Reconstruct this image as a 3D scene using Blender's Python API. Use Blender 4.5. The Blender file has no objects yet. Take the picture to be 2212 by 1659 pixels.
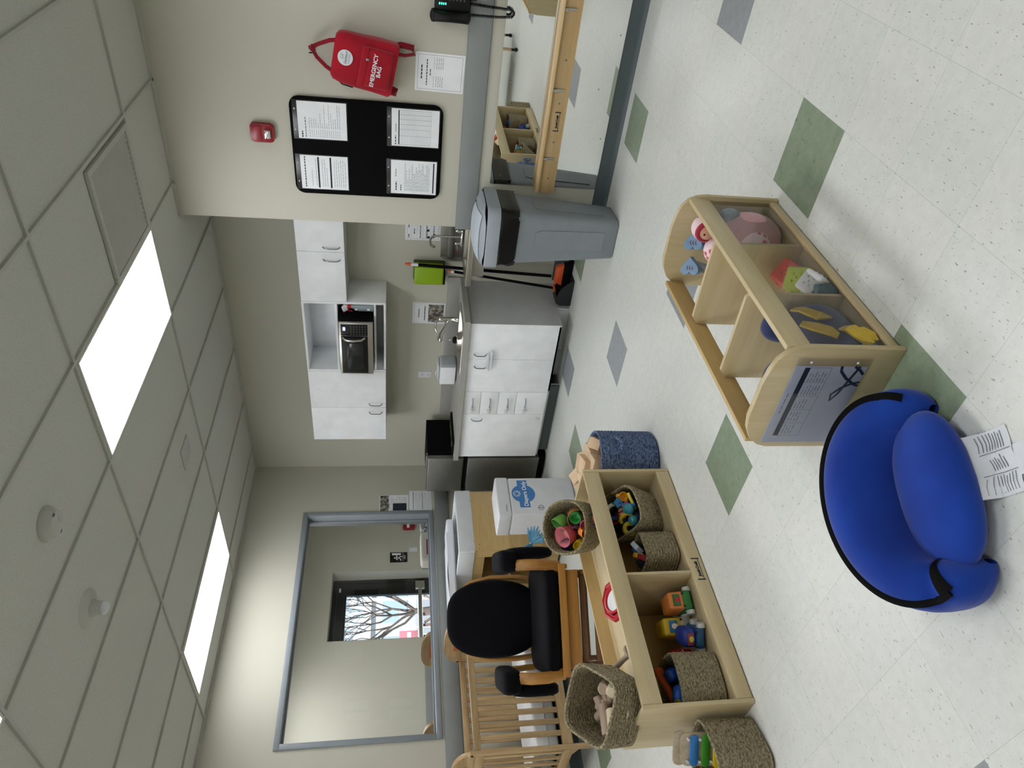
LIGHT, SKY, EXPO = 6.0, 4.5, 0.7
import bpy, bmesh, math, random
from mathutils import Vector, Matrix, Euler
random.seed(11)
PI = math.pi
COL = bpy.context.scene.collection
T = 0.3048
H = 2.743          # ceiling height
YA, YK, XB = 4.31, 5.03, -5.46   # notice-board wall, kitchen wall, window wall

# ------------------------------------------------------------------ colour / materials
def lin(c):
    return c / 12.92 if c <= 0.04045 else ((c + 0.055) / 1.055) ** 2.4
def rgb(h):
    if isinstance(h, (tuple, list)): return tuple(h) + (1.0,)
    h = h.lstrip('#')
    return tuple(lin(int(h[i:i + 2], 16) / 255.0) for i in (0, 2, 4)) + (1.0,)
def mix(a, b, t): return tuple(a[i] * (1 - t) + b[i] * t for i in range(3)) + (1.0,)

class NT:
    def __init__(self, name):
        self.m = bpy.data.materials.new(name); self.m.use_nodes = True
        self.t = self.m.node_tree; self.n = self.t.nodes; self.l = self.t.links
        self.b = self.n['Principled BSDF']
    def node(self, kind, **kw):
        x = self.n.new(kind)
        for k, v in kw.items():
            if k in x.inputs: x.inputs[k].default_value = v
            else: setattr(x, k, v)
        return x
    def link(self, a, b): self.l.new(a, b)
    def coord(self, scale=(1, 1, 1), kind='Object', rot=(0, 0, 0)):
        tc = self.n.new('ShaderNodeTexCoord'); mp = self.n.new('ShaderNodeMapping')
        mp.inputs['Scale'].default_value = scale; mp.inputs['Rotation'].default_value = rot
        self.link(tc.outputs[kind], mp.inputs['Vector']); return mp.outputs['Vector']
    def noise(self, vec, scale, detail=3, rough=0.5):
        x = self.n.new('ShaderNodeTexNoise'); x.inputs['Scale'].default_value = scale
        x.inputs['Detail'].default_value = detail; x.inputs['Roughness'].default_value = rough
        self.link(vec, x.inputs['Vector']); return x.outputs['Fac']
    def ramp(self, fac, stops):
        r = self.n.new('ShaderNodeValToRGB'); e = r.color_ramp.elements
        while len(e) < len(stops): e.new(0.5)
        for i, (p, c) in enumerate(stops): e[i].position = p; e[i].color = rgb(c) if isinstance(c, str) else c
        self.link(fac, r.inputs['Fac']); return r.outputs['Color']
    def bump(self, h, strength=0.3, dist=0.01):
        b = self.n.new('ShaderNodeBump'); b.inputs['Strength'].default_value = strength
        b.inputs['Distance'].default_value = dist; self.link(h, b.inputs['Height'])
        self.link(b.outputs['Normal'], self.b.inputs['Normal'])

MATS = {}
def flat(name, col, rough=0.55, metal=0.0, spec=0.5, coat=0.0, grain=0.0, gscale=300):
    if name in MATS: return MATS[name]
    k = NT(name); c = rgb(col)
    k.b.inputs['Base Color'].default_value = c
    k.b.inputs['Roughness'].default_value = rough; k.b.inputs['Metallic'].default_value = metal
    k.b.inputs['Specular IOR Level'].default_value = spec; k.b.inputs['Coat Weight'].default_value = coat
    v = k.coord()
    n = k.noise(v, 9.0, 2)
    k.link(k.ramp(n, [(0.25, mix(c, (0, 0, 0), 0.05)), (0.75, tuple(min(1, x * 1.05) for x in c[:3]) + (1,))]), k.b.inputs['Base Color'])
    if grain: k.bump(k.noise(v, gscale, 2), grain, 0.002)
    MATS[name] = k.m; return k.m
def emit(name, col, strength):
    k = NT(name); k.b.inputs['Base Color'].default_value = rgb(col)
    k.b.inputs['Emission Color'].default_value = rgb(col); k.b.inputs['Emission Strength'].default_value = strength
    k.b.inputs['Roughness'].default_value = 0.5
    MATS[name] = k.m; return k.m
def wood(name, light, dark, axis='y', rough=0.42, freq=14.0):
    if name in MATS: return MATS[name]
    k = NT(name); s = {'x': (0.09, 1, 1), 'y': (1, 0.09, 1), 'z': (1, 1, 0.09)}[axis]
    v = k.coord(s); n1 = k.noise(v, freq, 4, 0.6); n2 = k.noise(v, freq * 7, 3, 0.6)
    ad = k.node('ShaderNodeMath', operation='MULTIPLY_ADD'); ad.inputs[1].default_value = 0.35
    k.link(n2, ad.inputs[0]); k.link(n1, ad.inputs[2])
    k.link(k.ramp(ad.outputs[0], [(0.42, light), (0.66, mix(rgb(light), rgb(dark), 0.45)), (0.95, dark)]), k.b.inputs['Base Color'])
    k.b.inputs['Roughness'].default_value = rough; k.bump(n2, 0.06, 0.002)
    MATS[name] = k.m; return k.m
def fabric(name, col, dark=None, rough=0.9, scale=420, sheen=0.3):
    if name in MATS: return MATS[name]
    k = NT(name); v = k.coord(); n = k.noise(v, scale, 2); m = k.noise(v, 6, 2)
    c = rgb(col); d = rgb(dark) if dark else mix(c, (0, 0, 0), 0.25)
    mx = k.node('ShaderNodeMath', operation='MULTIPLY_ADD'); mx.inputs[1].default_value = 0.5
    k.link(n, mx.inputs[0]); k.link(m, mx.inputs[2])
    k.link(k.ramp(mx.outputs[0], [(0.5, d), (1.0, c)]), k.b.inputs['Base Color'])
    k.b.inputs['Specular IOR Level'].default_value = 0.15; k.b.inputs['Roughness'].default_value = rough; k.b.inputs['Sheen Weight'].default_value = sheen
    k.bump(n, 0.25, 0.002); MATS[name] = k.m; return k.m
def woven(name, stops, sx, bump=0.8, rough=0.85):
    """coiled / plaited fibre: voronoi cells squashed along the rows"""
    if name in MATS: return MATS[name]
    k = NT(name); v = k.coord((1, 1, 2.2))
    vo = k.node('ShaderNodeTexVoronoi'); vo.inputs['Scale'].default_value = sx; k.link(v, vo.inputs['Vector'])
    n = k.noise(v, sx * 1.7, 3, 0.7)
    ad = k.node('ShaderNodeMath', operation='MULTIPLY_ADD'); ad.inputs[1].default_value = -0.55
    k.link(vo.outputs['Distance'], ad.inputs[0]); k.link(n, ad.inputs[2])
    k.link(k.ramp(ad.outputs[0], stops), k.b.inputs['Base Color'])
    k.b.inputs['Roughness'].default_value = rough; k.b.inputs['Specular IOR Level'].default_value = 0.25
    k.bump(ad.outputs[0], bump, 0.006); MATS[name] = k.m; return k.m
def glass(name, tint=(0.97, 0.98, 0.98), refl=1.0, haze=0.0):
    """thin sheet: clear transmission plus mirror reflection by angle"""
    if name in MATS: return MATS[name]
    k = NT(name); k.n.remove(k.b)
    out = [x for x in k.n if x.type == 'OUTPUT_MATERIAL'][0]
    tr = k.node('ShaderNodeBsdfTransparent'); tr.inputs['Color'].default_value = tuple(tint) + (1,)
    gl = k.node('ShaderNodeBsdfGlossy'); gl.inputs['Roughness'].default_value = 0.02
    gl.inputs['Color'].default_value = (1, 1, 1, 1)
    fr = k.node('ShaderNodeFresnel'); fr.inputs['IOR'].default_value = 1.45
    mu = k.node('ShaderNodeMath', operation='MULTIPLY_ADD'); mu.inputs[1].default_value = refl; mu.inputs[2].default_value = haze
    k.link(fr.outputs['Fac'], mu.inputs[0])
    ms = k.node('ShaderNodeMixShader'); k.link(mu.outputs[0], ms.inputs['Fac'])
    k.link(tr.outputs[0], ms.inputs[1]); k.link(gl.outputs[0], ms.inputs[2]); k.link(ms.outputs[0], out.inputs['Surface'])
    MATS[name] = k.m; return k.m

# ------------------------------------------------------------------ mesh builder
def frame(o, right, up):
    r = Vector(right).normalized(); u = Vector(up).normalized(); w = r.cross(u)
    m = Matrix((r, u, w)).transposed().to_4x4(); m.translation = Vector(o); return m
def rotz(a): return Matrix.Rotation(a, 4, 'Z')
def trs(loc=(0, 0, 0), rot=(0, 0, 0)): return Matrix.Translation(Vector(loc)) @ Euler(rot).to_matrix().to_4x4()

class MB:
    def __init__(self): self.bm = bmesh.new(); self.mi = 0
    def _faces(self, before):
        for f in self.bm.faces:
            if f not in before: f.material_index = self.mi
    def box(self, a, b, bev=0.0, M=None, seg=2, taper=None):
        bm = self.bm; c = [(a[i] + b[i]) / 2 for i in range(3)]; s = [abs(b[i] - a[i]) for i in range(3)]
        r = bmesh.ops.create_cube(bm, size=1.0)['verts']
        for v in r:
            k = 1.0
            if taper and v.co.z > 0: k = taper
            v.co = Vector((c[0] + v.co.x * s[0] * k, c[1] + v.co.y * s[1] * k, c[2] + v.co.z * s[2]))
            if M: v.co = M @ v.co
        fs = {f for v in r for f in v.link_faces}
        for f in fs: f.material_index = self.mi
        if bev > 0:
            es = list({e for v in r for e in v.link_edges})
            res = bmesh.ops.bevel(bm, geom=es, offset=min(bev, min(s) * 0.49), segments=seg, profile=0.5, affect='EDGES')
            for f in res['faces']: f.material_index = self.mi
        return self
    def cyl(self, p0, p1, r0, r1=None, seg=16, caps=True):
        r1 = r0 if r1 is None else r1; p0 = Vector(p0); p1 = Vector(p1); d = (p1 - p0)
        q = d.to_track_quat('Z', 'Y'); bm = self.bm; A = []; B = []
        for i in range(seg):
            a = 2 * PI * i / seg; e = Vector((math.cos(a), math.sin(a), 0))
            A.append(bm.verts.new(p0 + q @ (e * r0))); B.append(bm.verts.new(p1 + q @ (e * r1)))
        for i in range(seg):
            j = (i + 1) % seg; self._f([A[i], A[j], B[j], B[i]])
        if caps: self._f(A[::-1]); self._f(B)
        return self
    def _f(self, vs):
        try:
            f = self.bm.faces.new(vs); f.material_index = self.mi; return f
        except ValueError: return None
    def tube(self, pts, r, seg=8, closed=False, squash=None, caps=True):
        pts = [Vector(p) for p in pts]; n = len(pts); R = r if isinstance(r, (list, tuple)) else [r] * n
        rings = []; prev = None
        for i, p in enumerate(pts):
            if closed: t = pts[(i + 1) % n] - pts[i - 1]
            else: t = pts[min(i + 1, n - 1)] - pts[max(i - 1, 0)]
            t.normalize()
            if prev is None:
                up = Vector((0, 0, 1)) if abs(t.z) < 0.9 else Vector((1, 0, 0))
                x = up.cross(t).normalized()
            else: x = (prev - t * prev.dot(t)).normalized()
            y = t.cross(x); prev = x; ring = []
            for k in range(seg):
                a = 2 * PI * k / seg; sx, sy = squash if squash else (1, 1)
                ring.append(self.bm.verts.new(p + x * math.cos(a) * R[i] * sx + y * math.sin(a) * R[i] * sy))
            rings.append(ring)
        m = n if closed else n - 1
        for i in range(m):
            A = rings[i]; B = rings[(i + 1) % n]
            for k in range(seg): self._f([A[k], A[(k + 1) % seg], B[(k + 1) % seg], B[k]])
        if not closed and caps: self._f(rings[0][::-1]); self._f(rings[-1])
        return self
    def lathe(self, prof, seg=24, M=None, sq=None, cap0=False, cap1=False, sx=1, sy=1):
        """prof: list of (r, z); sq: superellipse exponent for a rounded-square plan"""
        rings = []
        for r, z in prof:
            ring = []
            for k in range(seg):
                a = 2 * PI * (k + 0.5) / seg; c, s = math.cos(a), math.sin(a)
                q = 1.0 if not sq else (abs(c) ** sq + abs(s) ** sq) ** (-1.0 / sq)
                v = Vector((r * q * c * sx, r * q * s * sy, z)); ring.append(self.bm.verts.new(M @ v if M else v))
            rings.append(ring)
        for A, B in zip(rings, rings[1:]):
            for k in range(seg): self._f([A[k], A[(k + 1) % seg], B[(k + 1) % seg], B[k]])
        if cap0: self._f(rings[0][::-1])
        if cap1: self._f(rings[-1])
        return self
    def prism(self, poly, d0, d1, M=None, bev=0.0):
        """poly in the local XY plane, extruded along local Z from d0 to d1"""
        A = [Vector((p[0], p[1], d0)) for p in poly]; B = [Vector((p[0], p[1], d1)) for p in poly]
        if M: A = [M @ p for p in A]; B = [M @ p for p in B]
        a = [self.bm.verts.new(p) for p in A]; b = [self.bm.verts.new(p) for p in B]; n = len(a)
        fs = [self._f(a[::-1]), self._f(b)] + [self._f([a[i], a[(i + 1) % n], b[(i + 1) % n], b[i]]) for i in range(n)]
        if bev:
            es = list({e for f in fs[:2] if f for e in f.edges})
            res = bmesh.ops.bevel(self.bm, geom=es, offset=bev, segments=2, profile=0.5, affect='EDGES')
            for f in res['faces']: f.material_index = self.mi
        return self
    def ball(self, c, r, seg=16, M=None):
        r = (r, r, r) if not isinstance(r, (tuple, list)) else r
        vs = bmesh.ops.create_uvsphere(self.bm, u_segments=seg, v_segments=max(6, seg // 2), radius=1.0)['verts']
        for v in vs:
            v.co = Vector((v.co.x * r[0], v.co.y * r[1], v.co.z * r[2]))
            if M: v.co = M @ v.co
            v.co += Vector(c)
        for f in {f for v in vs for f in v.link_faces}: f.material_index = self.mi
        return self
    def quad(self, pts, M=None):
        self._f([self.bm.verts.new(M @ Vector(p) if M else Vector(p)) for p in pts]); return self
    def surf(self, fn, nu, nv, cu=False):
        g = [[self.bm.verts.new(Vector(fn(i / (nu if cu else nu - 1), j / (nv - 1)))) for j in range(nv)] for i in range(nu)]
        for i in range(nu if cu else nu - 1):
            for j in range(nv - 1):
                k = (i + 1) % nu; self._f([g[i][j], g[k][j], g[k][j + 1], g[i][j + 1]])
        return self
    def build(self, name, mat, parent=None, sharp=40, M=None, inv=None, keep_normals=False):
        bm = self.bm
        if M: bmesh.ops.transform(bm, matrix=M, verts=bm.verts)
        if inv is not None: bmesh.ops.transform(bm, matrix=inv.inverted(), verts=bm.verts)
        if not keep_normals: bmesh.ops.recalc_face_normals(bm, faces=bm.faces)
        me = bpy.data.meshes.new(name); bm.to_mesh(me); bm.free()
        for m in (mat if isinstance(mat, (list, tuple)) else [mat]): me.materials.append(m)
        me.polygons.foreach_set('use_smooth', [True] * len(me.polygons))
        me.set_sharp_from_angle(angle=math.radians(sharp))
        o = bpy.data.objects.new(name, me); COL.objects.link(o)
        if parent is not None: o.parent = parent
        return o

def rrect(w, h, r, n=6, cx=0, cy=0):
    p = []
    for (sx, sy, a0) in ((1, -1, -PI / 2), (1, 1, 0), (-1, 1, PI / 2), (-1, -1, PI)):
        for i in range(n + 1):
            a = a0 + PI / 2 * i / n
            p.append((cx + sx * (w / 2 - r) + r * math.cos(a), cy + sy * (h / 2 - r) + r * math.sin(a)))
    return p

def tag(o, label, cat, group=None):
    o['label'] = label; o['category'] = cat
    if group: o['group'] = group
    return o
def thing(name, label, cat, M=None, loc=None, rz=0.0, group=None):
    o = bpy.data.objects.new(name, None); COL.objects.link(o); o.empty_display_size = 0.05
    if M is None: M = trs(loc or (0, 0, 0), (0, 0, rz))
    l, q, s = M.decompose(); o.location = l; o.rotation_mode = 'XYZ'; o.rotation_euler = q.to_euler()
    o['W'] = 0; del o['W']
    return tag(o, label, cat, group)
def struct(name, mb, mat, sharp=40):
    o = mb.build(name, mat, None, sharp); o['kind'] = 'structure'; return o
def dup(o, M=None, label=None, group=None, parent=None):
    c = o.copy(); COL.objects.link(c)
    if parent is not None: c.parent = parent
    if M is not None:
        l, q, s = M.decompose(); c.location = l; c.rotation_euler = q.to_euler()
    if label: c['label'] = label
    if group: c['group'] = group
    for ch in [x for x in bpy.data.objects if x.parent == o]: dup(ch, parent=c)
    return c
def text(s, size, M, mat, parent=None, name='lettering', depth=0.0004, align='CENTER', bold=0.0, shear=0.0):
    cu = bpy.data.curves.new('f', 'FONT'); cu.body = s; cu.size = size; cu.align_x = align; cu.align_y = 'CENTER'
    cu.extrude = depth; cu.offset = bold; cu.shear = shear; cu.space_line = 0.9
    to = bpy.data.objects.new('f', cu); COL.objects.link(to)
    dg = bpy.context.evaluated_depsgraph_get()
    me = bpy.data.meshes.new_from_object(to.evaluated_get(dg)); me.name = name
    bpy.data.objects.remove(to); bpy.data.curves.remove(cu)
    me.transform(M); me.materials.clear(); me.materials.append(mat)
    o = bpy.data.objects.new(name, me); COL.objects.link(o)
    if parent is not None: o.parent = parent
    return o
def lines(rows, z=0.0009):
    """rows: (u0, u1, v, thick) printed strokes on a sheet"""
    mb = MB()
    for (u0, u1, v, th) in rows: mb.quad([(u0, v - th / 2, z), (u1, v - th / 2, z), (u1, v + th / 2, z), (u0, v + th / 2, z)])
    return mb
def words(u0, u1, v, th, rnd, fill=0.85):
    """a line of print broken into word-length strokes"""
    r = []; u = u0
    while u < u1:
        w = rnd.uniform(0.012, 0.03) * fill; r.append((u, min(u + w, u1), v, th)); u += w + 0.004
    return r
# ------------------------------------------------------------------ shared materials
rnd = random.Random(5)
def wall_mat(name, c):
    k = NT(name); v = k.coord(); n = k.noise(v, 220, 3); m = k.noise(v, 1.3, 2)
    c = rgb(c); k.link(k.ramp(m, [(0.3, mix(c, (0, 0, 0), 0.03)), (0.7, mix(c, (1, 1, 1), 0.02))]), k.b.inputs['Base Color'])
    k.b.inputs['Roughness'].default_value = 0.7; k.bump(n, 0.12, 0.002); return k.m
M_wall = wall_mat('beige_wall_paint', '#BDBBAC')
M_ceil = None
def ceil_mat():
    k = NT('acoustic_tile'); v = k.coord(); n = k.noise(v, 160, 4, 0.7); m = k.noise(v, 500, 2)
    k.link(k.ramp(n, [(0.3, '#B5B5AC'), (0.6, '#C6C6BE')]), k.b.inputs['Base Color'])
    k.b.inputs['Roughness'].default_value = 0.95; k.bump(m, 0.25, 0.003); return k.m
M_ceil = ceil_mat()
M_tbar = flat('tbar_white', '#B4B4AC', 0.5)
M_rail = flat('grey_rail', '#868A89', 0.65, grain=0.1)
M_cove = flat('dark_cove_base', '#4C5658', 0.55)
M_gframe = flat('grey_metal_frame', '#848B90', 0.45)
M_white = flat('white_laminate', '#EEF1F3', 0.45)
M_greylam = flat('grey_laminate', '#BCBEBE', 0.5)
M_counter = flat('grey_worktop', '#A09F99', 0.42, grain=0.05)
M_steel = flat('brushed_steel', '#BFBCB4', 0.32, 1.0)
M_darksteel = flat('dark_steel', '#8B8B86', 0.4, 0.85)
M_chrome = flat('chrome', '#D8D8D8', 0.08, 1.0)
M_nickel = flat('nickel_handle', '#8F9296', 0.3, 0.9)
M_black = flat('black_plastic', '#050506', 0.4, spec=.3)
M_blackm = flat('black_matte', '#020203', 0.8, spec=.15)
M_paper = flat('white_paper', '#E9ECEE', 0.75)
M_ink = flat('printed_ink', '#7C8186', 0.8)
M_inkd = flat('dark_ink', '#1C2430', 0.8)
M_clearw = flat('white_plastic', '#D5D8DA', 0.4)
M_navyfab = fabric('navy_fabric', '#04050C', '#010104', scale=300, sheen=0.02)
M_blue = fabric('royal_blue_cloth', '#17409F', '#0F2E83', scale=500, sheen=0.25)
M_birch = {a: wood('birch_' + a, '#D0C09A', '#B8A47A', a) for a in 'xyz'}
M_birchd = {a: wood('golden_birch_' + a, '#CBB07A', '#AE8E56', a) for a in 'xyz'}
M_edge = wood('plywood_edge', '#E0CBA4', '#A98756', 'y')
M_crib = {a: wood('crib_wood_' + a, '#C9AE82', '#8A6A42', a, freq=20) for a in 'xyz'}
M_glide = {a: wood('glider_wood_' + a, '#B7853F', '#84561F', a, freq=16) for a in 'xyz'}
M_glided = {a: wood('glider_dark_wood_' + a, '#7C5530', '#4C2F16', a, freq=16) for a in 'xyz'}
M_bench = wood('bar_wood', '#E2C798', '#C4A16C', 'x')
M_grass = woven('seagrass', [(-.0, '#6A5E44'), (0.2, '#93876A'), (0.45, '#B2A686')], 90, 1.0)
M_grass2 = woven('jute_braid', [(-.0, '#6E6249'), (0.2, '#988C70'), (0.45, '#B8AC8E')], 85, 1.0)
M_rope = woven('blue_rope', [(-.0, '#2C3E60'), (0.2, '#5A6D90'), (0.45, '#8292B0')], 80)

# ------------------------------------------------------------------ floor
def vct(name, base, flk, rot, sz=95.0):
    k = NT(name); v = k.coord((1.0, 0.34, 1), rot=(0, 0, rot)); n = k.noise(v, sz, 3, 0.62)
    n2 = k.noise(k.coord((1, 1, 1)), 26, 4, 0.7)
    b = rgb(base)
    c1 = k.ramp(n2, [(0.3, mix(b, (0, 0, 0), 0.07)), (0.7, mix(b, (1, 1, 1), 0.06))])
    f = k.ramp(n, [(0.64, '#000000'), (0.69, '#ffffff')])
    mx = k.node('ShaderNodeMix', data_type='RGBA'); k.link(f, mx.inputs['Factor'])
    k.link(c1, mx.inputs['A']); mx.inputs['B'].default_value = rgb(flk)
    # thin seam between the tiles
    tc = k.node('ShaderNodeTexCoord'); sp = k.node('ShaderNodeSeparateXYZ'); k.link(tc.outputs['Object'], sp.inputs[0])
    seam = None
    for ax, off in (('X', -0.7223), ('Y', 2.3753)):
        a = k.node('ShaderNodeMath', operation='SUBTRACT'); a.inputs[1].default_value = off; k.link(sp.outputs[ax], a.inputs[0])
        p = k.node('ShaderNodeMath', operation='PINGPONG'); p.inputs[1].default_value = T / 2; k.link(a.outputs[0], p.inputs[0])
        q = k.node('ShaderNodeMath', operation='LESS_THAN'); q.inputs[1].default_value = 0.0006; k.link(p.outputs[0], q.inputs[0])
        if seam is None: seam = q
        else:
            z = k.node('ShaderNodeMath', operation='MAXIMUM'); k.link(seam.outputs[0], z.inputs[0]); k.link(q.outputs[0], z.inputs[1]); seam = z
    sc = k.node('ShaderNodeMath', operation='MULTIPLY'); sc.inputs[1].default_value = 0.38; k.link(seam.outputs[0], sc.inputs[0])
    m2 = k.node('ShaderNodeMix', data_type='RGBA'); k.link(sc.outputs[0], m2.inputs['Factor'])
    k.link(mx.outputs['Result'], m2.inputs['A']); m2.inputs['B'].default_value = rgb('#6F716C')
    k.link(m2.outputs['Result'], k.b.inputs['Base Color'])
    k.b.inputs['Roughness'].default_value = 0.33; k.b.inputs['Specular IOR Level'].default_value = 0.4
    return k.m
fm = [vct('vinyl_tile_pale', '#D7D9D2', '#8B8A82', 0.0, 150), vct('vinyl_tile_pale_turned', '#D5D8D1', '#8B8A82', PI / 2, 150),
      vct('vinyl_tile_green', '#7E8E74', '#64745B', 0.4, 45), vct('vinyl_tile_grey', '#8C9194', '#6C7073', 0.4, 45)]
green = {(0, 0), (-2, 6), (-4, -1), (-1, -3), (-10, 5), (-6, 8), (-13, -1)}
grey = {(-6, 4), (-9, 7), (1, 3), (-3, 2), (-3, -6)}
mb = MB(); X1, Y0 = 2.6, -3.6
i0 = int(math.ceil((XB + 0.7223) / T)) - 1; i1 = int(math.ceil((X1 + 0.7223) / T)) + 1
j0 = int(math.floor((Y0 - 2.3753) / T)); j1 = int(math.ceil((YK - 2.3753) / T)) + 1
for i in range(i0, i1 + 1):
    for j in range(j0, j1 + 1):
        xa = max(-0.7223 + (i - 1) * T, XB); xb = min(-0.7223 + i * T, X1)
        ya = max(2.3753 + (j - 1) * T, Y0); yb = min(2.3753 + j * T, YK)
        if xb - xa < 1e-4 or yb - ya < 1e-4: continue
        mb.mi = 2 if (i, j) in green else 3 if (i, j) in grey else (i + j) % 2
        mb.quad([(xa, ya, 0), (xb, ya, 0), (xb, yb, 0), (xa, yb, 0)])
mb.mi = 0; mb.box((XB, Y0, -0.08), (X1, YK, -0.01))
struct('floor', mb, fm)

# ------------------------------------------------------------------ ceiling: 2 x 4 ft lay-in tiles and bars
gx0, gy0 = -1.4924, 2.544
lights = [(a, b) for a in (-2.407, -4.847, 0.031) for b in (3.154, 0.715, -1.724)]
mb = MB(); mb.box((XB - 0.13, Y0 - .1, H + 0.012), (X1 + .1, YK + 0.12, H + 0.06)); struct('ceiling', mb, M_ceil)
mb = MB(); w = 0.008
for k in range(-8, 9):
    x = gx0 + 2 * T * k
    if XB < x < X1: mb.box((x - w, Y0, H - 0.001), (x + w, YK, H + 0.014))
for k in range(-7, 4):
    y = gy0 + 4 * T * k
    if Y0 < y < YK: mb.box((XB, y - w, H - 0.0012), (X1, y + w, H + 0.0138))
mb.box((XB, Y0, H - 0.001), (XB + 0.022, YK, H + 0.012)); mb.box((XB, YK - 0.022, H - 0.001), (-2.325, YK, H + 0.012))
mb.box((-2.325, YA - 0.022, H - 0.001), (X1, YA, H + 0.012))
struct('trim_1', mb, M_tbar)

# ------------------------------------------------------------------ walls
mb = MB(); mb.box((-2.325, YA, 0), (X1 + .1, YK + 0.12, H)); struct('wall_front', mb, M_wall)
mb = MB(); mb.box((XB - 0.13, YK, 0), (-2.325, YK + 0.12, H)); struct('wall_kitchen', mb, M_wall)
mb = MB(); mb.box((X1, Y0 - .1, 0), (X1 + 0.1, YA, H)); struct('wall_right', mb, M_wall)
mb = MB(); mb.box((XB - 0.13, Y0 - 0.1, 0), (X1, Y0, H)); struct('wall_back', mb, M_wall)
WY0, WY1, WZ0, WZ1 = 2.29, 4.42, 1.035, 2.225        # opening of the inside window
mb = MB(); xa, xb = XB - 0.13, XB
mb.box((xa, Y0, 0), (xb, WY0, H)); mb.box((xa, WY1, 0), (xb, YK, H))
mb.box((xa, WY0, 0), (xb, WY1, WZ0)); mb.box((xa, WY0, WZ1), (xb, WY1, H)); struct('wall_left', mb, M_wall)
# window frame: profile around the opening, stops and a thin pane
mb = MB(); f = 0.042
xo, xi = XB - 0.145, XB + 0.014
for (a, b) in (((WY0 - 0.012, WZ0 - 0.012), (WY1 + 0.012, WZ0 + 0.03)), ((WY0 - 0.012, WZ1 - 0.03), (WY1 + 0.012, WZ1 + 0.012)),
               ((WY0 - 0.012, WZ0 + .03), (WY0 + 0.03, WZ1 - .03)), ((WY1 - 0.03, WZ0 + .03), (WY1 + 0.012, WZ1 - .03))):
    mb.box((xo, a[0], a[1]), (xi, b[0], b[1]), 0.003)
w1 = struct('window_1', mb, M_gframe)
mb = MB()
for (a, b) in (((WY0 + .03, WZ0 + 0.03), (WY1 - .03, WZ0 + 0.045)), ((WY0 + .03, WZ1 - 0.045), (WY1 - .03, WZ1 - 0.03)),
               ((WY0 + .03, WZ0 + .045), (WY0 + 0.045, WZ1 - .045)), ((WY1 - 0.045, WZ0 + .045), (WY1 - 0.03, WZ1 - .045))):
    mb.box((XB - 0.088, a[0], a[1]), (XB - 0.07, b[0], b[1]), 0.002)
mb.build('glazing_bead', M_gframe, w1)
mb = MB(); mb.quad([(XB - 0.08, WY0 + .032, WZ0 + .032), (XB - 0.08, WY1 - .032, WZ0 + .032), (XB - 0.08, WY1 - .032, WZ1 - .032), (XB - 0.08, WY0 + .032, WZ1 - .032)])
mb.build('glass_pane', glass('window_glass', (0.98, 0.99, 0.99), 0.8), w1)

# chair rails and cove base
def rail(name, a, b, nrm):
    mb = MB(); d = Vector(nrm) * 0.012
    mb.box((min(a[0], b[0] + d.x), min(a[1], b[1] + d.y), 0.874), (max(a[0], b[0] + d.x), max(a[1], b[1] + d.y), 1.003), 0.002)
    mb.box((min(a[0], b[0] + d.x * .3), min(a[1], b[1] + d.y * .3), 0.871), (max(a[0], b[0] + d.x * .3), max(a[1], b[1] + d.y * .3), 1.006))
    struct(name, mb, M_rail)
rail('trim_2', (-2.337, YA, 0), (X1, YA, 0), (0, -1, 0))
rail('trim_3', (XB, Y0, 0), (XB, YK, 0), (1, 0, 0))
def cove(name, o, right, length):
    M = frame(o, right, (0, 0, 1)); mb = MB()
    pr = [(0, 0), (0.022, 0), (0.012, 0.006), (0.006, 0.016), (0.004, 0.03), (0.003, 0.094), (0, 0.097)]
    Mm = M @ Matrix(((0, 0, 1, 0), (0, 1, 0, 0), (1, 0, 0, 0), (0, 0, 0, 1)))
    mb.prism(pr, 0, length, Mm); struct(name, mb, M_cove)
cove('baseboard_front', (-2.325, YA, 0), (1, 0, 0), X1 + 2.325)
cove('baseboard_left', (XB, Y0, 0), (0, 1, 0), YK - Y0)
cove('baseboard_kitchen', (-3.17, YK, 0), (1, 0, 0), 0.84)

# ------------------------------------------------------------------ ceiling lights, vent, detectors
M_panel = emit('light_diffuser', '#FAFBFF', LIGHT)
M_lfr = flat('light_frame_white', '#CFCFC4', 0.5)
def troffer(x, y, label, grp='ceiling light panels'):
    t = thing('ceiling_light', label, 'light', loc=(x, y, H), group=grp)
    mb = MB(); a, b, f = 0.296, 0.596, 0.012
    for (p, q) in (((-a, -b), (-a + f, b)), ((a - f, -b), (a, b)), ((-a + f, -b), (a - f, -b + f)), ((-a + f, b - f), (a - f, b))):
        mb.box((p[0], p[1], -0.004), (q[0], q[1], 0.012), 0.001)
    mb.build('frame', M_lfr, t)
    mb = MB(); mb.box((-a + f, -b + f, -0.002), (a - f, b - f, 0.006)); mb.build('diffuser', M_panel, t)
LL = {(-2.407, 3.154): 'glowing white ceiling panel beside the slatted air vent', (-4.847, 3.154): 'glowing ceiling panel nearest the window wall',
      (-2.407, 0.715): 'glowing ceiling panel showing only one corner at the frame edge'}
for (x, y) in lights:
    troffer(x, y, LL.get((x, y), 'ceiling light panel in the part of the room behind the camera'))
t = thing('air_vent', 'white slatted air vent set in the ceiling beside a light panel', 'vent', loc=(-1.812, 3.45, H))
mb = MB(); a = 0.292
for (p, q) in (((-a, -a), (-a + .03, a)), ((a - .03, -a), (a, a)), ((-a + .03, -a), (a - .03, -a + .03)), ((-a + .03, a - .03), (a - .03, a))):
    mb.box((p[0], p[1], -0.008), (q[0], q[1], 0.01), 0.002)
mb.build('frame', M_tbar, t)
mb = MB()
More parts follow.
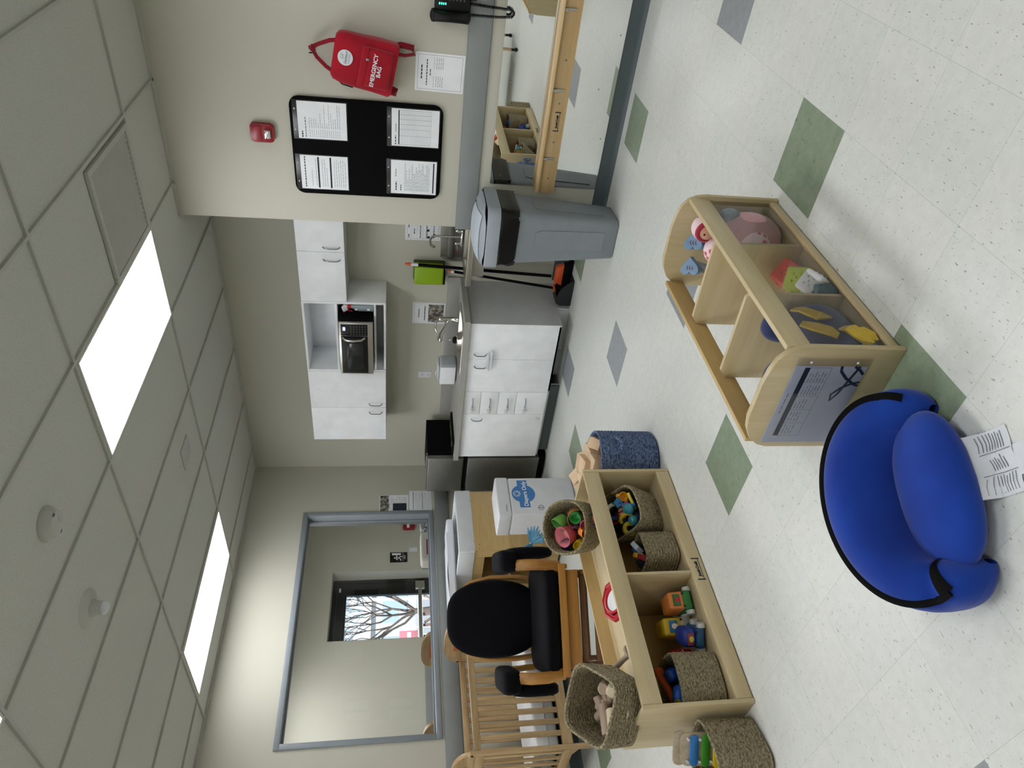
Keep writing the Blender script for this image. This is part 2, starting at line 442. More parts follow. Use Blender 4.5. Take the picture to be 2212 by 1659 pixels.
for i in range(19):
    y = -0.25 + i * 0.0278
    mb.box((-0.011, -0.262, -0.0012), (0.011, 0.262, 0.0012), M=trs((y, 0, 0.002), (0, math.radians(-30), 0)))
mb.build('slats', M_tbar, t)
mb = MB(); mb.box((-.262, -.262, .0135), (.262, .262, .0145)); mb.build('duct_backing', flat('vent_dark', '#3E3E3A', .9), t)
t = thing('smoke_detector', 'round white smoke detector with small dark slots on the ceiling', 'detector', loc=(-2.44, 1.957, H + .012))
mb = MB(); mb.lathe([(0.0, -0.05), (0.035, -0.049), (0.052, -0.044), (0.06, -0.03), (0.072, -0.012), (0.072, 0.0)], 28); mb.build('housing', M_tbar, t)
mb = MB()
for s in (-1, 1): mb.box((s * 0.046 - .007, -.008, -0.046), (s * 0.046 + .007, .008, -0.0385))
mb.build('slot', M_cove, t)
t = thing('motion_sensor', 'domed ceiling sensor with a glossy button hanging below its round plate', 'sensor', loc=(-3.05, 1.957, H + .012))
mb = MB(); mb.lathe([(0.0, -0.062), (0.028, -0.062), (0.034, -0.05), (0.04, -0.02), (0.085, -0.009), (0.092, 0.0)], 28); mb.build('base_plate', M_tbar, t)
mb = MB(); mb.ball((0, 0, -0.07), (0.033, 0.033, 0.02), 18); mb.build('lens_dome', flat('clear_dome', '#C8CCCC', .08), t)
mb = MB(); mb.box((-.085, -.085, -.004), (.085, .085, .002), .002, trs((-3.6, 3.455, H + .010), (0, 0, 0)))
tag(mb.build('ceiling_plate', M_tbar), 'small square cover plate on a ceiling tile above the wall cabinets', 'plate')
# ------------------------------------------------------------------ things on the notice-board wall
def wallA(x, z, out=0.0): return frame((x, YA - out, z), (1, 0, 0), (0, 0, 1))
def wallB(y, z, out=0.0): return frame((XB + out, y, z), (0, 1, 0), (0, 0, 1))
def wallK(x, z, out=0.0): return frame((x, YK - out, z), (1, 0, 0), (0, 0, 1))
def tilt(M, a): return M @ Matrix.Rotation(a, 4, 'Z')

def sheet(name, label, cat, M, w, h, rows, heads=(), bars=(), border=False, group=None, mat=None, pics=()):
    """a printed page: paper, print, optional heavy bars, border and heading text"""
    t = thing(name, label, cat, M, group=group)
    mb = MB(); mb.box((-w / 2, -h / 2, 0), (w / 2, h / 2, 0.0006)); mb.build('paper', mat or M_paper, t)
    rr = list(rows)
    if border:
        b = 0.012; u, v = w / 2 - b, h / 2 - b * 1.2; th = 0.0016
        rr += [(-u, u, v, th), (-u, u, -v, th)]
    mb = lines(rr)
    if border:
        for s in (-1, 1): mb.quad([(s * u - th / 2, -v, .0009), (s * u + th / 2, -v, .0009), (s * u + th / 2, v, .0009), (s * u - th / 2, v, .0009)])
    if rr: mb.build('print', M_ink, t)
    if bars:
        mb = MB()
        for (u0, v0, u1, v1) in bars: mb.quad([(u0, v0, .001), (u1, v0, .001), (u1, v1, .001), (u0, v1, .001)])
        mb.build('header_bar', M_inkd, t)
    if heads:
        hr = []; r = random.Random(len(label))
        for (s, size, u, v) in heads: hr += words(max(-w / 2 + .008, u - size * .27 * s), min(w / 2 - .008, u + size * .27 * s), v, size * .42, r, .6)
        lines(hr, .001).build('heading', M_inkd, t)
    for (u0, v0, u1, v1, m) in pics:
        mb = MB(); mb.quad([(u0, v0, .001), (u1, v0, .001), (u1, v1, .001), (u0, v1, .001)]); mb.build('picture', m, t)
    return t
def para(w, h, v0, v1, n, seed, left=0.02, th=0.0022, short=0.35):
    r = random.Random(seed); out = []
    for i in range(n):
        v = v0 + (v1 - v0) * i / max(1, n - 1)
        u1 = w / 2 - left - (r.random() * short * w if i % 3 == 2 or r.random() < .3 else 0)
        out += words(-w / 2 + left, u1, v, th, r)
    return out

# notice board
bx0, bx1, bz0, bz1 = -2.125, -1.525, 1.122, 2.018
t = thing('notice_board', 'large black wall board with rounded corners holding four printed sheets', 'notice board', wallA((bx0 + bx1) / 2, (bz0 + bz1) / 2))
mb = MB(); mb.prism(rrect(bx1 - bx0, bz1 - bz0, .055), 0.0005, 0.016, bev=.003); mb.build('panel', flat('board_black', '#030304', .8, spec=.1), t)
M_pocket = flat('pocket_backing', '#17191A', .3)
SH = [(-1.838 - .0, 'tl'), ]
# sheet centres measured on the board, local to the wall: x, z, w, h
pos = [(-1.983, 1.837, .218, .284), (-1.659, 1.833, .222, .282), (-1.983, 1.289, .222, .284), (-1.667, 1.286, .228, .284)]
cx, cz = (bx0 + bx1) / 2, (bz0 + bz1) / 2
for (x, z, w, h) in pos:
    mb = MB(); mb.box((x - cx - w / 2 - .006, z - cz - h / 2 - .006, .0155), (x - cx + w / 2 + .006, z - cz + h / 2 + .028, .0185), .001)
    p = mb.build('pocket', M_pocket, t)
    for s in (-.28, .28):
        mb = MB(); mb.lathe([(0, .0025), (.0045, .002), (.006, 0)], 12, trs((x - cx + s * w, z - cz + h / 2 + .015, .0185))); mb.build('screw', M_chrome, p)
def brd(i): return wallA(pos[i][0], pos[i][1], .019)
w, h = pos[0][2:]
sheet('printed_sheet', 'sheet with two dark header bars in the upper left pocket of the black board', 'sheet', brd(0), w, h,
      para(w, h, .075, .05, 2, 1) + para(w, h, .012, -.015, 3, 2, short=.6) + para(w, h, -.06, -.125, 6, 3, short=.1),
      [(9, .015, -.06, .115), (17, .014, .045, .115)], [(-.1, .03, .1, .04), (-.1, -.043, .1, -.033)], group='sheets on the notice board')
w, h = pos[1][2:]
sheet('printed_sheet', 'sheet of ragged text rows in the upper right pocket', 'sheet', brd(1), w, h,
      [q for i in range(15) for q in words(-.1, -.055, .075 - i * .0125, .002, random.Random(i), .5)] +
      [q for i in range(15) for q in words(-.045, -.045 + random.Random(i * 7 + 1).choice((.03, .06, .09, .14)), .075 - i * .0125, .0022, random.Random(i + 40))],
      [(4, .018, -.085, .118), (28, .009, -.05, .098)], group='sheets on the notice board')
w, h = pos[2][2:]
sheet('printed_sheet', 'sheet with a dark bar along its foot in the lower left pocket', 'sheet', brd(2), w, h,
      para(w, h, .055, -.095, 18, 9, short=.5, th=.0025), [(6, .018, -.06, .11), (11, .009, .03, .112), (5, .014, -.07, .08)],
      [(-.1, -.127, .1, -.119)], group='sheets on the notice board')
w, h = pos[3][2:]
rows = [(-.105, .105, .085 - i * .0094, .0009) for i in range(20)]
o = sheet('printed_sheet', 'ruled grid form with a dark top bar in the lower right pocket', 'sheet', brd(3), w, h,
          rows, [(9, .013, -.08, .118), (12, .008, 0, .117)], [(-.105, .095, .105, .102)], group='sheets on the notice board')
mb = MB()
for u in (-.105, -.05, -.01, .02, .05, .078, .105): mb.quad([(u - .0006, -.094, .001), (u + .0006, -.094, .001), (u + .0006, .095, .001), (u - .0006, .095, .001)])
mb.build('ruled_columns', M_ink, o)

# framed page under the bag
w, h = .215, .283
o = sheet('posted_page', 'bordered white page taped below the red backpack above the grey rail', 'page', tilt(wallA(-1.34, 1.153, .001), -.02), w, h,
          [(-.085, -.02, .035 - 0, .0015), (.02, .085, .035, .0015)] + [q for i in range(4) for q in words(-.08, -.02, .02 - i * .012, .0025, random.Random(i))] +
          [q for i in range(4) for q in words(.02, .085, .02 - i * .012, .0025, random.Random(i + 9))],
          [(9, .016, 0, .105), (21, .013, 0, .075), (6, .011, 0, .055)], border=True)
# fire alarm
t = thing('fire_alarm', 'red wall fire alarm strobe above the black notice board', 'alarm', wallA(-1.752, 2.183))
M_red = flat('alarm_red', '#8E1420', .35)
mb = MB(); mb.prism(rrect(.108, .135, .02), 0, .032, bev=.007); mb.build('housing', M_red, t)
mb = MB(); mb.box((-.046, .0, .03), (.046, .052, .036), .003); mb.build('speaker_panel', M_red, t)
mb = MB()
for i in range(4): mb.box((.049, .012 + i * .009, .0315), (.051, .017 + i * .009, .0335))
mb.build('vent_slots', M_inkd, t)
mb = MB(); mb.prism([(-.022, -.05), (.022, -.05), (.026, -.016), (-.026, -.016)], .03, .052, bev=.006); mb.build('strobe_lens', flat('strobe', '#D8DADC', .08, .6), t)

# red backpack on a hook
mb = MB(); mb.cyl((0, 0, 0), (0, 0, .006), .011); mb.tube([(0, 0, .004), (0, -.004, .028), (0, .002, .042), (0, .02, .046)], .0035, 8)
t = thing('wall_hook', 'small dark hook on the wall carrying the red backpack', 'hook', wallA(-1.272, 1.86)); mb.build('hook', M_blackm, t)
M_bag = fabric('red_canvas', '#B01C2C', '#8A1220', scale=380, sheen=.2); M_bagd = fabric('red_webbing', '#8E1524', '#640C18', scale=500)
t = thing('backpack', 'red emergency backpack hanging crooked from a wall hook', 'backpack', tilt(wallA(-1.292, 1.578, .012), -.19))
def bagform(w0, w1, h, d, n=20):
    def fn(u, v):
        a = 2 * PI * u; c, s = math.cos(a), math.sin(a); e = 2 / 5.0
        x = abs(c) ** e * (1 if c > 0 else -1); z = abs(s) ** e * (1 if s > 0 else -1)
        y = -h / 2 + h * v; k = 1 - .10 * max(0, (v - .78) / .22) ** 2
        pin = .03 * math.sin(v * 9 + u * 5); ww = (w0 * (1 - v) + w1 * v) / 2 * k * (1 + pin * .3)
        dd = d / 2 * (1 - .35 * v * v) * (1 + pin * .4)
        cap = 1.0
        if v < .04: cap = .9
        if v > .96: cap = .88
        return (x * ww * cap, y, d * .46 + z * dd * cap)
    return fn
mb = MB(); mb.surf(bagform(.292, .268, .345, .125), 36, 22, True)
vs = mb.bm.verts; mb.bm.verts.ensure_lookup_table()
mb._f([vs[i * 22] for i in range(36)][::-1]); mb._f([vs[i * 22 + 21] for i in range(36)]); body = mb.build('bag_body', M_bag, t, 50)
mb = MB(); mb.box((-.105, -.15, .098), (.105, .012, .142), .018, seg=3); pk = mb.build('front_pocket', M_bag, t, 60)
mb = MB(); mb.box((-.107, -.012, .136), (.107, .022, .146), .005); mb.build('pocket_flap', M_bag, pk)
mb = MB(); mb.box((.038, -.022, .145), (.052, -.004, .149), .002); mb.build('zip_pull', M_nickel, pk)
mb = MB(); mb.tube([(-.152, .04, .06), (-.148, .10, .062), (-.115, .155, .065), (-.06, .168, .06)], .0035, 6); mb.build('zip', M_blackm, t)
for s in (-1, 1):
    mb = MB(); mb.tube([(s * .085, .16, .085), (s * .07, .20, .08), (s * .035 - .005, .255, .06), (-.004, .292, .038), (-.012, .302, .03)], .011, 8, squash=(1, .4))
    mb.build('carry_handle', M_bagd, t)
mb = MB(); mb.box((-.02, .268, .04), (.016, .296, .056), .005); mb.lathe([(0, .003), (.004, .002), (.005, 0)], 12, trs((-.002, .282, .056)))
mb.build('handle_wrap', M_bagd, t)
mb = MB(); mb.tube([(.11, -.12, .03), (.135, -.18, .028), (.138, -.245, .03), (.108, -.262, .035), (.09, -.21, .045), (.085, -.15, .045)], .017, 8, squash=(1, .35))
mb.build('shoulder_strap', M_bagd, t)
mb = MB(); mb.tube([(-.12, -.10, .03), (-.135, -.17, .028), (-.135, -.2, .03), (-.112, -.205, .04), (-.1, -.15, .045)], .015, 8, squash=(1, .4))
mb.build('shoulder_strap', M_bagd, t)
# white round patch and lettering
mb = MB(); mb.lathe([(.0, .0015), (.041, .0015), (.042, 0)], 36, trs((.012, .105, .1085), (-.13, 0, 0))); pt = mb.build('round_patch', M_clearw, t)
text('GF', .026, trs((.016, .122, .1085), (-.13, 0, 0)), flat('patch_green', '#8FA389', .7), pt, 'patch_lettering', .0003)
text('Goddard', .018, trs((.012, .102, .1118), (-.13, 0, 0)), M_ink, pt, 'patch_lettering', .0003, shear=.3)
text('S C H O O L', .010, trs((.012, .085, .114), (-.13, 0, 0)), M_ink, pt, 'patch_lettering', .0003)
text('EMERGENCY\nBAG', .031, trs((-.006, -.07, .1425)), M_paper, pk, 'lettering', .0008, bold=.0006)

# telephone at the upper edge with its hanging coiled cord
t = thing('telephone', 'black wall telephone with green lights and a hanging coiled cord', 'telephone', wallA(-.962, 1.105))
mb = MB(); mb.box((-.088, -.098, 0), (.098, .095, .045), .01); mb.build('base', M_black, t)
mb = MB(); mb.surf(lambda u, v: (-.062 + .034 * math.cos(2 * PI * u) * (1 - .22 * math.sin(PI * v)), -.095 + .205 * v, .062 + .026 * math.sin(2 * PI * u) + .022 * abs(2 * v - 1) ** 2 * -1), 16, 14, True)
mb.ball((-.062, .098, .042), (.036, .022, .03)); mb.ball((-.062, -.085, .042), (.035, .02, .03)); mb.build('handset', M_black, t, 70)
M_led = emit('green_led', '#2CFF9A', 4.0); mb = MB()
for i in range(4): mb.box((-.006, .066 - i * .011, .0445), (.004, .072 - i * .011, .047), .001)
mb.build('indicator_light', M_led, t)
mb = MB()
for i in range(5):
    for j in range(3): mb.box((.015 + j * .024, .01 - i * .02, .0445), (.03 + j * .024, .02 - i * .02, .048), .002)
mb.build('keypad', flat('phone_keys', '#3A3D42', .5), t)
def coil(path, r, turns, seg=9):
    pts = [Vector(p) for p in path]; L = [0]
    for a, b in zip(pts, pts[1:]): L.append(L[-1] + (b - a).length)
    out = []; n = turns * seg
    for i in range(n + 1):
        s = L[-1] * i / n; k = 0
        while k < len(pts) - 2 and s > L[k + 1]: k += 1
        f = (s - L[k]) / (L[k + 1] - L[k]); p = pts[k].lerp(pts[k + 1], f); d = (pts[k + 1] - pts[k]).normalized()
        e = d.orthogonal().normalized() if k == 0 else e0 - d * e0.dot(d); e.normalize(); e0 = e
        g = d.cross(e); a = 2 * PI * i / seg; out.append(p + e * math.cos(a) * r + g * math.sin(a) * r)
    return out
dn = [(-.045, -.10, .05), (-.045, -.15, .046), (-.045, -.26, .04), (-.04, -.33, .036), (-.02, -.345, .036), (-.005, -.33, .036), (.0, -.26, .038), (.005, -.14, .03), (.006, -.10, .03)]
mb = MB(); mb.tube(coil(dn, .0062, 70), .0026, 5); mb.build('coiled_cord', M_black, t)
mb = MB(); mb.tube([(.02, -.095, .02), (.022, -.13, .02), (.045, -.14, .02), (.06, -.12, .02), (.062, -.09, .015)], .0025, 6); mb.build('line_cord', M_black, t)

# long wall mirror with wooden pull-up bar
t = thing('wall_mirror', 'long low safety mirror on the wall above the dark skirting', 'mirror', frame((-2.0, YA, .097), (1, 0, 0), (0, 0, 1)))
L = 2.4; hh = .703
MIR = NT('mirror_silver'); MIR.b.inputs['Base Color'].default_value = (.86, .88, .87, 1); MIR.b.inputs['Metallic'].default_value = 1; MIR.b.inputs['Roughness'].default_value = .012
mb = MB(); mb.prism([(p[0] + L / 2, p[1] + hh / 2) for p in rrect(L, hh, .012)], 0.0005, .006); mb.build('mirror_sheet', MIR.m, t)
mb = MB()
for (u, v) in ((.06, .06), (.06, .4), (.06, .64), (.34, .03), (.64, .1), (.95, .03), (1.4, .03), (.62, .28), (.64, .64)):
    mb.lathe([(0, .0025), (.003, .002), (.0045, 0)], 10, trs((u, v, .006)))
mb.build('screw', M_nickel, t)
t = thing('pull_up_bar', 'wooden pull-up rail with metal brackets across the wall mirror', 'rail', frame((-2.034, YA - .008, .44), (1, 0, 0), (0, 0, 1)))
mb = MB(); mb.box((0, -.062, 0), (2.43, .05, .02), .003); mb.build('back_board', M_bench, t)
mb = MB(); mb.box((0.02, .045, .0), (2.43, .07, .062), .006, seg=3); mb.build('grip_ledge', M_bench, t)
for u in (.235, .66, 1.1, 1.55, 2.0):
    mb = MB(); mb.box((u - .007, -.03, .02), (u + .007, .046, .027), .003); mb.box((u - .014, .02, .022), (u + .006, .05, .034), .004)
    mb.cyl((u, .012, .02), (u, .012, .03), .009); mb.build('bracket', M_steel, t)
mb = MB()
for u in (.1, .34, .58, .83, 1.3): mb.lathe([(0, .003), (.005, .002), (.006, 0)], 10, trs((u, -.012, .02)))
mb.build('screw', M_darksteel, t)
o = text('Jonti-Craft', .018, trs((.47, -.012, .0205)), M_inkd, t, 'maker_mark', .0003, bold=.0012)
mb = MB(); mb.box((.41, -.03, .0203), (.416, .006, .0208)); mb.box((.524, -.03, .0203), (.53, .006, .0208)); mb.box((.416, -.026, .0203), (.524, -.023, .0208)); mb.build('mark_rule', M_inkd, t)
# ------------------------------------------------------------------ kitchen
def handle(mb, M, L, axis='v', d=.03):
    """wire pull: two posts and a bowed bar, local u/v on the door face"""
    p = []
    for i in range(9):
        f = -1 + i / 4.0; p.append(Vector((0, f * L / 2, d * (1 - f ** 6 * .9))) if axis == 'v' else Vector((f * L / 2, 0, d * (1 - f ** 6 * .9))))
    mb.tube([M @ q for q in p], .0042, 8)
    return mb
def latch(parent, M):
    mb = MB(); mb.box((-.016, -.013, 0), (.016, .013, .018), .005, M); mb.box((-.005, .01, .004), (.005, .042, .016), .003, M); return mb.build('child_lock', M_clearw, parent)
def cabinet(name, label, x0, x1, y0, y1, z0, z1, group=None):
    return thing(name, label, 'cabinet', loc=((x0 + x1) / 2, (y0 + y1) / 2, z0), group=group)
def door_on(t, x0, x1, z0, z1, yf, hx, hz, hl, ax='v', name='door'):
    o = t.location; mb = MB(); mb.box((x0 + .0015 - o.x, yf - o.y, z0 + .0015 - o.z), (x1 - .0015 - o.x, yf + .018 - o.y, z1 - .0015 - o.z), .0015)
    d = mb.build(name, M_white, t)
    mb = MB(); handle(mb, frame((hx - o.x, yf - o.y, hz - o.z), (1, 0, 0), (0, 0, 1)), hl, ax); mb.build('handle', M_nickel, d)
    return d
YF = 4.70; UZ1 = 2.118
# short right wall cabinet
t = cabinet('wall_cabinet', 'short white two-door wall cabinet partly hidden by the wall end', -3.228, -2.33, YF, YK, 1.772, UZ1)
o = t.location
mb = MB(); mb.box((-3.226 - o.x, YF + .02 - o.y, 0), (-2.332 - o.x, YK - .001 - o.y, UZ1 - 1.772), .001); mb.build('carcass', M_greylam, t)
door_on(t, -3.228, -2.79, 1.772, UZ1, YF, -2.852, 1.868, .125)
door_on(t, -2.79, -2.345, 1.772, UZ1, YF, -2.746, 1.866, .125)
# open microwave cabinet
x0, x1, z0 = -3.93, -3.23, 1.474; yb = YK - .001
t = cabinet('open_cabinet', 'open white wall cabinet holding a microwave on its shelf', x0, x1, YF, YK, z0, UZ1); o = t.location
def bx(mb, a, b, bev=.001): mb.box((a[0] - o.x, a[1] - o.y, a[2] - o.z), (b[0] - o.x, b[1] - o.y, b[2] - o.z), bev); return mb
mb = MB(); bx(mb, (x0, YF, z0), (x0 + .018, yb, UZ1)); bx(mb, (x1 - .018, YF, z0), (x1, yb, UZ1)); bx(mb, (x0 + .018, YF, UZ1 - .018), (x1 - .018, yb, UZ1)); mb.build('carcass', M_white, t)
mb = MB(); bx(mb, (x0 + .018, YF + .01, 1.552), (x1 - .018, yb, 1.568)); mb.build('shelf', M_white, t)
mb = MB(); bx(mb, (x0 + .018, YF, 1.849), (x1 - .018, yb, 1.869)); mb.build('shelf', M_white, t)
mb = MB(); bx(mb, (x0 + .018, yb - .008, z0), (x1 - .018, yb, UZ1 - .018)); mb.build('back_panel', M_white, t)
mb = MB(); bx(mb, (x0 + .018, YF + .01, z0), (x1 - .018, yb - .008, z0 + .016)); mb.build('bottom', M_white, t)
# left wall cabinet
t = cabinet('wall_cabinet', 'tall white two-door wall cabinet left of the microwave', -4.742, -3.932, YF, YK, 1.474, UZ1); o = t.location
mb = MB(); bx(mb, (-4.74, YF + .02, 1.474), (-3.934, yb, UZ1)); mb.build('carcass', M_greylam, t)
door_on(t, -4.742, -4.345, 1.474, UZ1, YF, -4.398, 1.565, .115); door_on(t, -4.345, -3.932, 1.474, UZ1, YF, -4.298, 1.565, .115)

# microwave
mx0, mx1, mz0, mz1, my = -3.865, -3.347, 1.5685, 1.836, 4.59
t = thing('microwave_oven', 'black and silver microwave oven jutting out of the open wall cabinet', 'microwave', loc=((mx0 + mx1) / 2, 4.78, mz0)); o = t.location
mb = MB(); bx(mb, (mx0 + .004, my + .02, mz0 + .004), (mx1 - .004, 4.99, mz1 - .002), .006); mb.build('body', M_blackm, t)
mb = MB(); bx(mb, (mx0, my, mz0 + .004), (mx1, my + .022, mz1), .004); fr = mb.build('front_frame', M_steel, t)
mb = MB(); bx(mb, (mx0 + .012, my - .004, mz0 + .045), (mx1 - .128, my + .002, mz1 - .016), .003); d = mb.build('door', M_black, t)
mb = MB(); bx(mb, (mx0 + .055, my - .0055, mz0 + .08), (mx1 - .2, my - .003, mz1 - .06), .001); mb.build('door_window', flat('oven_window', '#1E2121', .15), d)
pts = [(mx1 - .142, my - .004, mz0 + .07), (mx1 - .148, my - .03, mz0 + .095), (mx1 - .15, my - .037, mz0 + .16), (mx1 - .148, my - .03, mz0 + .215), (mx1 - .142, my - .004, mz0 + .24)]
mb = MB(); mb.tube([(p[0] - o.x, p[1] - o.y, p[2] - o.z) for p in pts], .010, 10); mb.build('handle', M_steel, d)
mb = MB(); bx(mb, (mx1 - .124, my - .004, mz0 + .045), (mx1 - .014, my + .002, mz1 - .016), .003); cp = mb.build('control_panel', M_black, t)
mb = MB(); bx(mb, (mx1 - .072, my - .0052, mz1 - .05), (mx1 - .04, my - .003, mz1 - .032)); mb.build('clock_display', emit('clock_glow', '#B9C4FF', 2.2), cp)
mb = MB()
for i in range(6):
    for j in range(4): bx(mb, (mx1 - .112 + j * .024, my - .0048, mz0 + .06 + i * .022), (mx1 - .1 + j * .024, my - .003, mz0 + .067 + i * .022), 0)
mb.build('keys', flat('keypad_grey', '#4E5557', .5), cp)
# spray bottle
t = thing('spray_bottle', 'clear spray bottle with red and white trigger beside the microwave', 'bottle', loc=(-3.291, 4.735, 1.5685))
mb = MB(); mb.lathe([(0, .0), (.036, .001), (.037, .01), (.037, .115), (.03, .14), (.017, .165), (.015, .178), (0, .178)], 24); mb.build('bottle', flat('cloudy_plastic', '#8E999E', .25), t)
mb = MB(); mb.lathe([(.017, .176), (.018, .178), (.018, .2), (.013, .205)], 18); mb.build('collar', flat('trigger_red', '#C21F2B', .4), t)
mb = MB(); mb.prism([(-.03, .2), (.012, .2), (.02, .226), (-.01, .25), (-.042, .24), (-.046, .225)], -.011, .011, frame((0, 0, 0), (1, 0, 0), (0, 0, 1)), .003); mb.build('spray_head', M_clearw, t)
mb = MB(); mb.tube([(-.02, 0, .212), (-.037, 0, .195), (-.047, 0, .165)], [.007, .006, .004], 8); mb.cyl((-.043, 0, .232), (-.056, 0, .232), .008); mb.build('trigger', MATS['trigger_red'], t)
mb = MB()
for z in (.03, .125): mb.box((-.012, -.0382, z), (.006, -.0366, z + .02), .001)
mb.build('label_patch', M_paper, t)

# base cabinets
CF = 4.42; bz0, bz1 = .118, .829
def base(name, label, x0, x1):
    t = thing(name, label, 'cabinet', loc=((x0 + x1) / 2, 4.72, 0)); return t
xs0, xs1 = -3.905, -3.205
t = base('sink_cabinet', 'white two-door cabinet under the sink with a child lock across both handles', xs0, xs1); o = t.location
mb = MB(); bx(mb, (xs0, CF + .02, .1), (xs1 - .016, 4.44, bz1 - .001)); bx(mb, (xs0, 4.44, .1), (xs0 + .014, yb, bz1 - .001)); bx(mb, (xs0 + .014, yb - .012, .1), (xs1 - .016, yb, bz1 - .001))
bx(mb, (xs0 + .014, 4.44, .1), (xs1 - .016, yb - .012, .118)); mb.build('carcass', M_greylam, t)
mb = MB(); mb.prism([(CF + .001, bz0 - .015), (CF + .001, bz1 - .001), (yb, bz1 - .001), (yb, .0005), (4.655, .0005), (4.655, bz0 - .015)], xs1 - .016 - o.x, xs1 - o.x,
                    Matrix(((0, 0, 1, 0), (1, 0, 0, -o.y), (0, 1, 0, 0), (0, 0, 0, 1)))); mb.build('side_panel', M_greylam, t)
d1 = door_on(t, -3.555, xs1, bz0, bz1, CF, -3.502, .727, .1); d2 = door_on(t, xs0, -3.555, bz0, bz1, CF, -3.627, .718, .1)
mb = MB(); bx(mb, (-3.63, CF - .028, .655), (-3.485, CF - .016, .675), .004); bx(mb, (-3.505, CF - .03, .628), (-3.46, CF - .012, .648), .004)
mb.tube([Vector(p) - o for p in [(-3.62, CF - .022, .67), (-3.65, CF - .022, .648), (-3.62, CF - .022, .632), (-3.5, CF - .022, .636)]], .006, 8); mb.build('cabinet_lock', M_clearw, t)
mb = MB(); bx(mb, (xs0, 4.655, .0005), (-3.64, 4.668, .098)); bx(mb, (-3.632, 4.655, .0005), (xs1 - .02, 4.668, .098)); mb.build('kick_panel', M_clearw, t)
x0, x1 = -4.16, -3.905
t = base('drawer_cabinet', 'narrow white cabinet with four stacked drawers', x0, x1); o = t.location
mb = MB(); bx(mb, (x0 + .001, CF + .02, .1), (x1 - .001, yb, bz1 - .001)); bx(mb, (x0 + .001, 4.52, .0005), (x1 - .001, 4.54, .1)); mb.build('carcass', M_greylam, t)
for (a, b) in ((.682, bz1), (.53, .682), (.378, .53), (bz0, .378)):
    hz = b - .078; d = door_on(t, x0, x1, a, b, CF, (x0 + x1) / 2 + .01, hz, .095, 'u', 'drawer')
    mb = MB(); mb.box((-.017, -.014, 0), (.017, .014, .02), .006, frame((x0 + .045 - o.x, CF - o.y, hz + .004), (1, 0, 0), (0, 0, 1)))
    mb.box((-.008, -.005, .006), (.03, .005, .018), .003, frame((x0 + .06 - o.x, CF - o.y, hz), (1, 0, 0), (0, 0, 1))); mb.build('child_lock', M_clearw, d)
x0, x1 = -4.685, -4.16
t = base('base_cabinet', 'white single-door base cabinet next to the small fridge', x0, x1); o = t.location
mb = MB(); bx(mb, (x0 + .001, CF + .02, .1), (x1 - .001, yb, bz1 - .001)); bx(mb, (x0 + .001, 4.52, .0005), (x1 - .001, 4.54, .1)); mb.build('carcass', M_greylam, t)
d = door_on(t, x0, x1, bz0, bz1, CF, -4.214, .70, .095)
mb = MB(); mb.box((-.02, -.011, 0), (.02, .011, .016), .004, frame((-4.205 - o.x, CF - o.y, .165), (0, 0, 1), (-1, 0, 0))); mb.build('child_lock', M_clearw, d)
mb = MB(); mb.box((-4.685, 4.505, .0005), (-3.906, 4.5195, .098)); k = mb.build('kick_strip', M_cove); tag(k, 'long dark kick strip along the foot of the white base cabinets', 'kick strip')
# worktop with sink opening
wx0, wx1, wy0 = -4.705, -3.17, 4.39; sx0, sx1, sy0, sy1 = -3.79, -3.30, 4.47, 4.84
t = thing('worktop', 'grey laminate worktop with upstand over the white base cabinets', 'worktop', loc=((wx0 + wx1) / 2, 4.71, .83)); o = t.location
mb = MB()
for (a, b) in (((wx0, wy0), (sx0, YK - .001)), ((sx1, wy0), (wx1, YK - .001)), ((sx0, wy0), (sx1, sy0)), ((sx0, sy1), (sx1, YK - .001))):
    bx(mb, (a[0], a[1], .8295), (b[0], b[1], .872), 0)
mb.build('top', M_counter, t)
mb = MB(); bx(mb, (wx0, YK - .02, .872), (wx1, YK - .001, .973), .002); mb.build('upstand', M_counter, t)
t = thing('kitchen_sink', 'steel drop-in sink basin in the grey worktop', 'sink', loc=((sx0 + sx1) / 2, (sy0 + sy1) / 2, .872)); o = t.location
mb = MB(); hw, hd = (sx1 - sx0) / 2, (sy1 - sy0) / 2
n = 28
mb.lathe([(hd + .022, .0005), (hd + .02, .005), (hd + .004, .006), (hd - .004, .001), (hd - .014, -.12), (hd - .04, -.15), (0, -.152)], 40, sq=7, sx=hw / hd)
mb.build('basin', M_steel, t, 60)
mb = MB(); mb.lathe([(0, -.145), (.03, -.145), (.038, -.151)], 20); mb.build('drain', M_darksteel, t)
t = thing('sink_faucet', 'chrome single-lever faucet behind the drop-in sink', 'faucet', loc=(-3.5, 4.885, .8725))
mb = MB(); mb.lathe([(0.03, 0), (.031, .004), (.024, .012), (.022, .1), (.024, .15), (.02, .165), (0, .167)], 20); mb.build('body', M_chrome, t)
mb = MB(); mb.tube([(-.01, -.01, .07), (-.05, -.05, .115), (-.09, -.10, .15), (-.115, -.13, .158)], [.018, .017, .019, .024], 12); mb.ball((-.115, -.13, .155), (.026, .026, .022)); mb.build('spout', M_chrome, t, 60)
mb = MB(); mb.tube([(0, 0, .16), (-.015, -.02, .19), (-.05, -.06, .196), (-.075, -.085, .185)], [.012, .011, .009, .008], 10); mb.build('lever', M_chrome, t, 60)
t = thing('sink_strainer', 'black and steel sink strainer lying on the sink rim', 'strainer', loc=(-3.655, 4.80, .8795))
mb = MB(); mb.lathe([(0, 0), (.04, .0), (.043, .006), (.03, .012)], 22); mb.build('steel_cup', M_chrome, t)
mb = MB(); mb.lathe([(.032, .011), (.03, .03), (.018, .04), (0, .041)], 20); mb.build('rubber_stopper', M_black, t)
mb = MB(); mb.lathe([(.004, .04), (.004, .056), (.008, .06), (.005, .068), (0, .069)], 14); mb.build('knob', M_chrome, t)
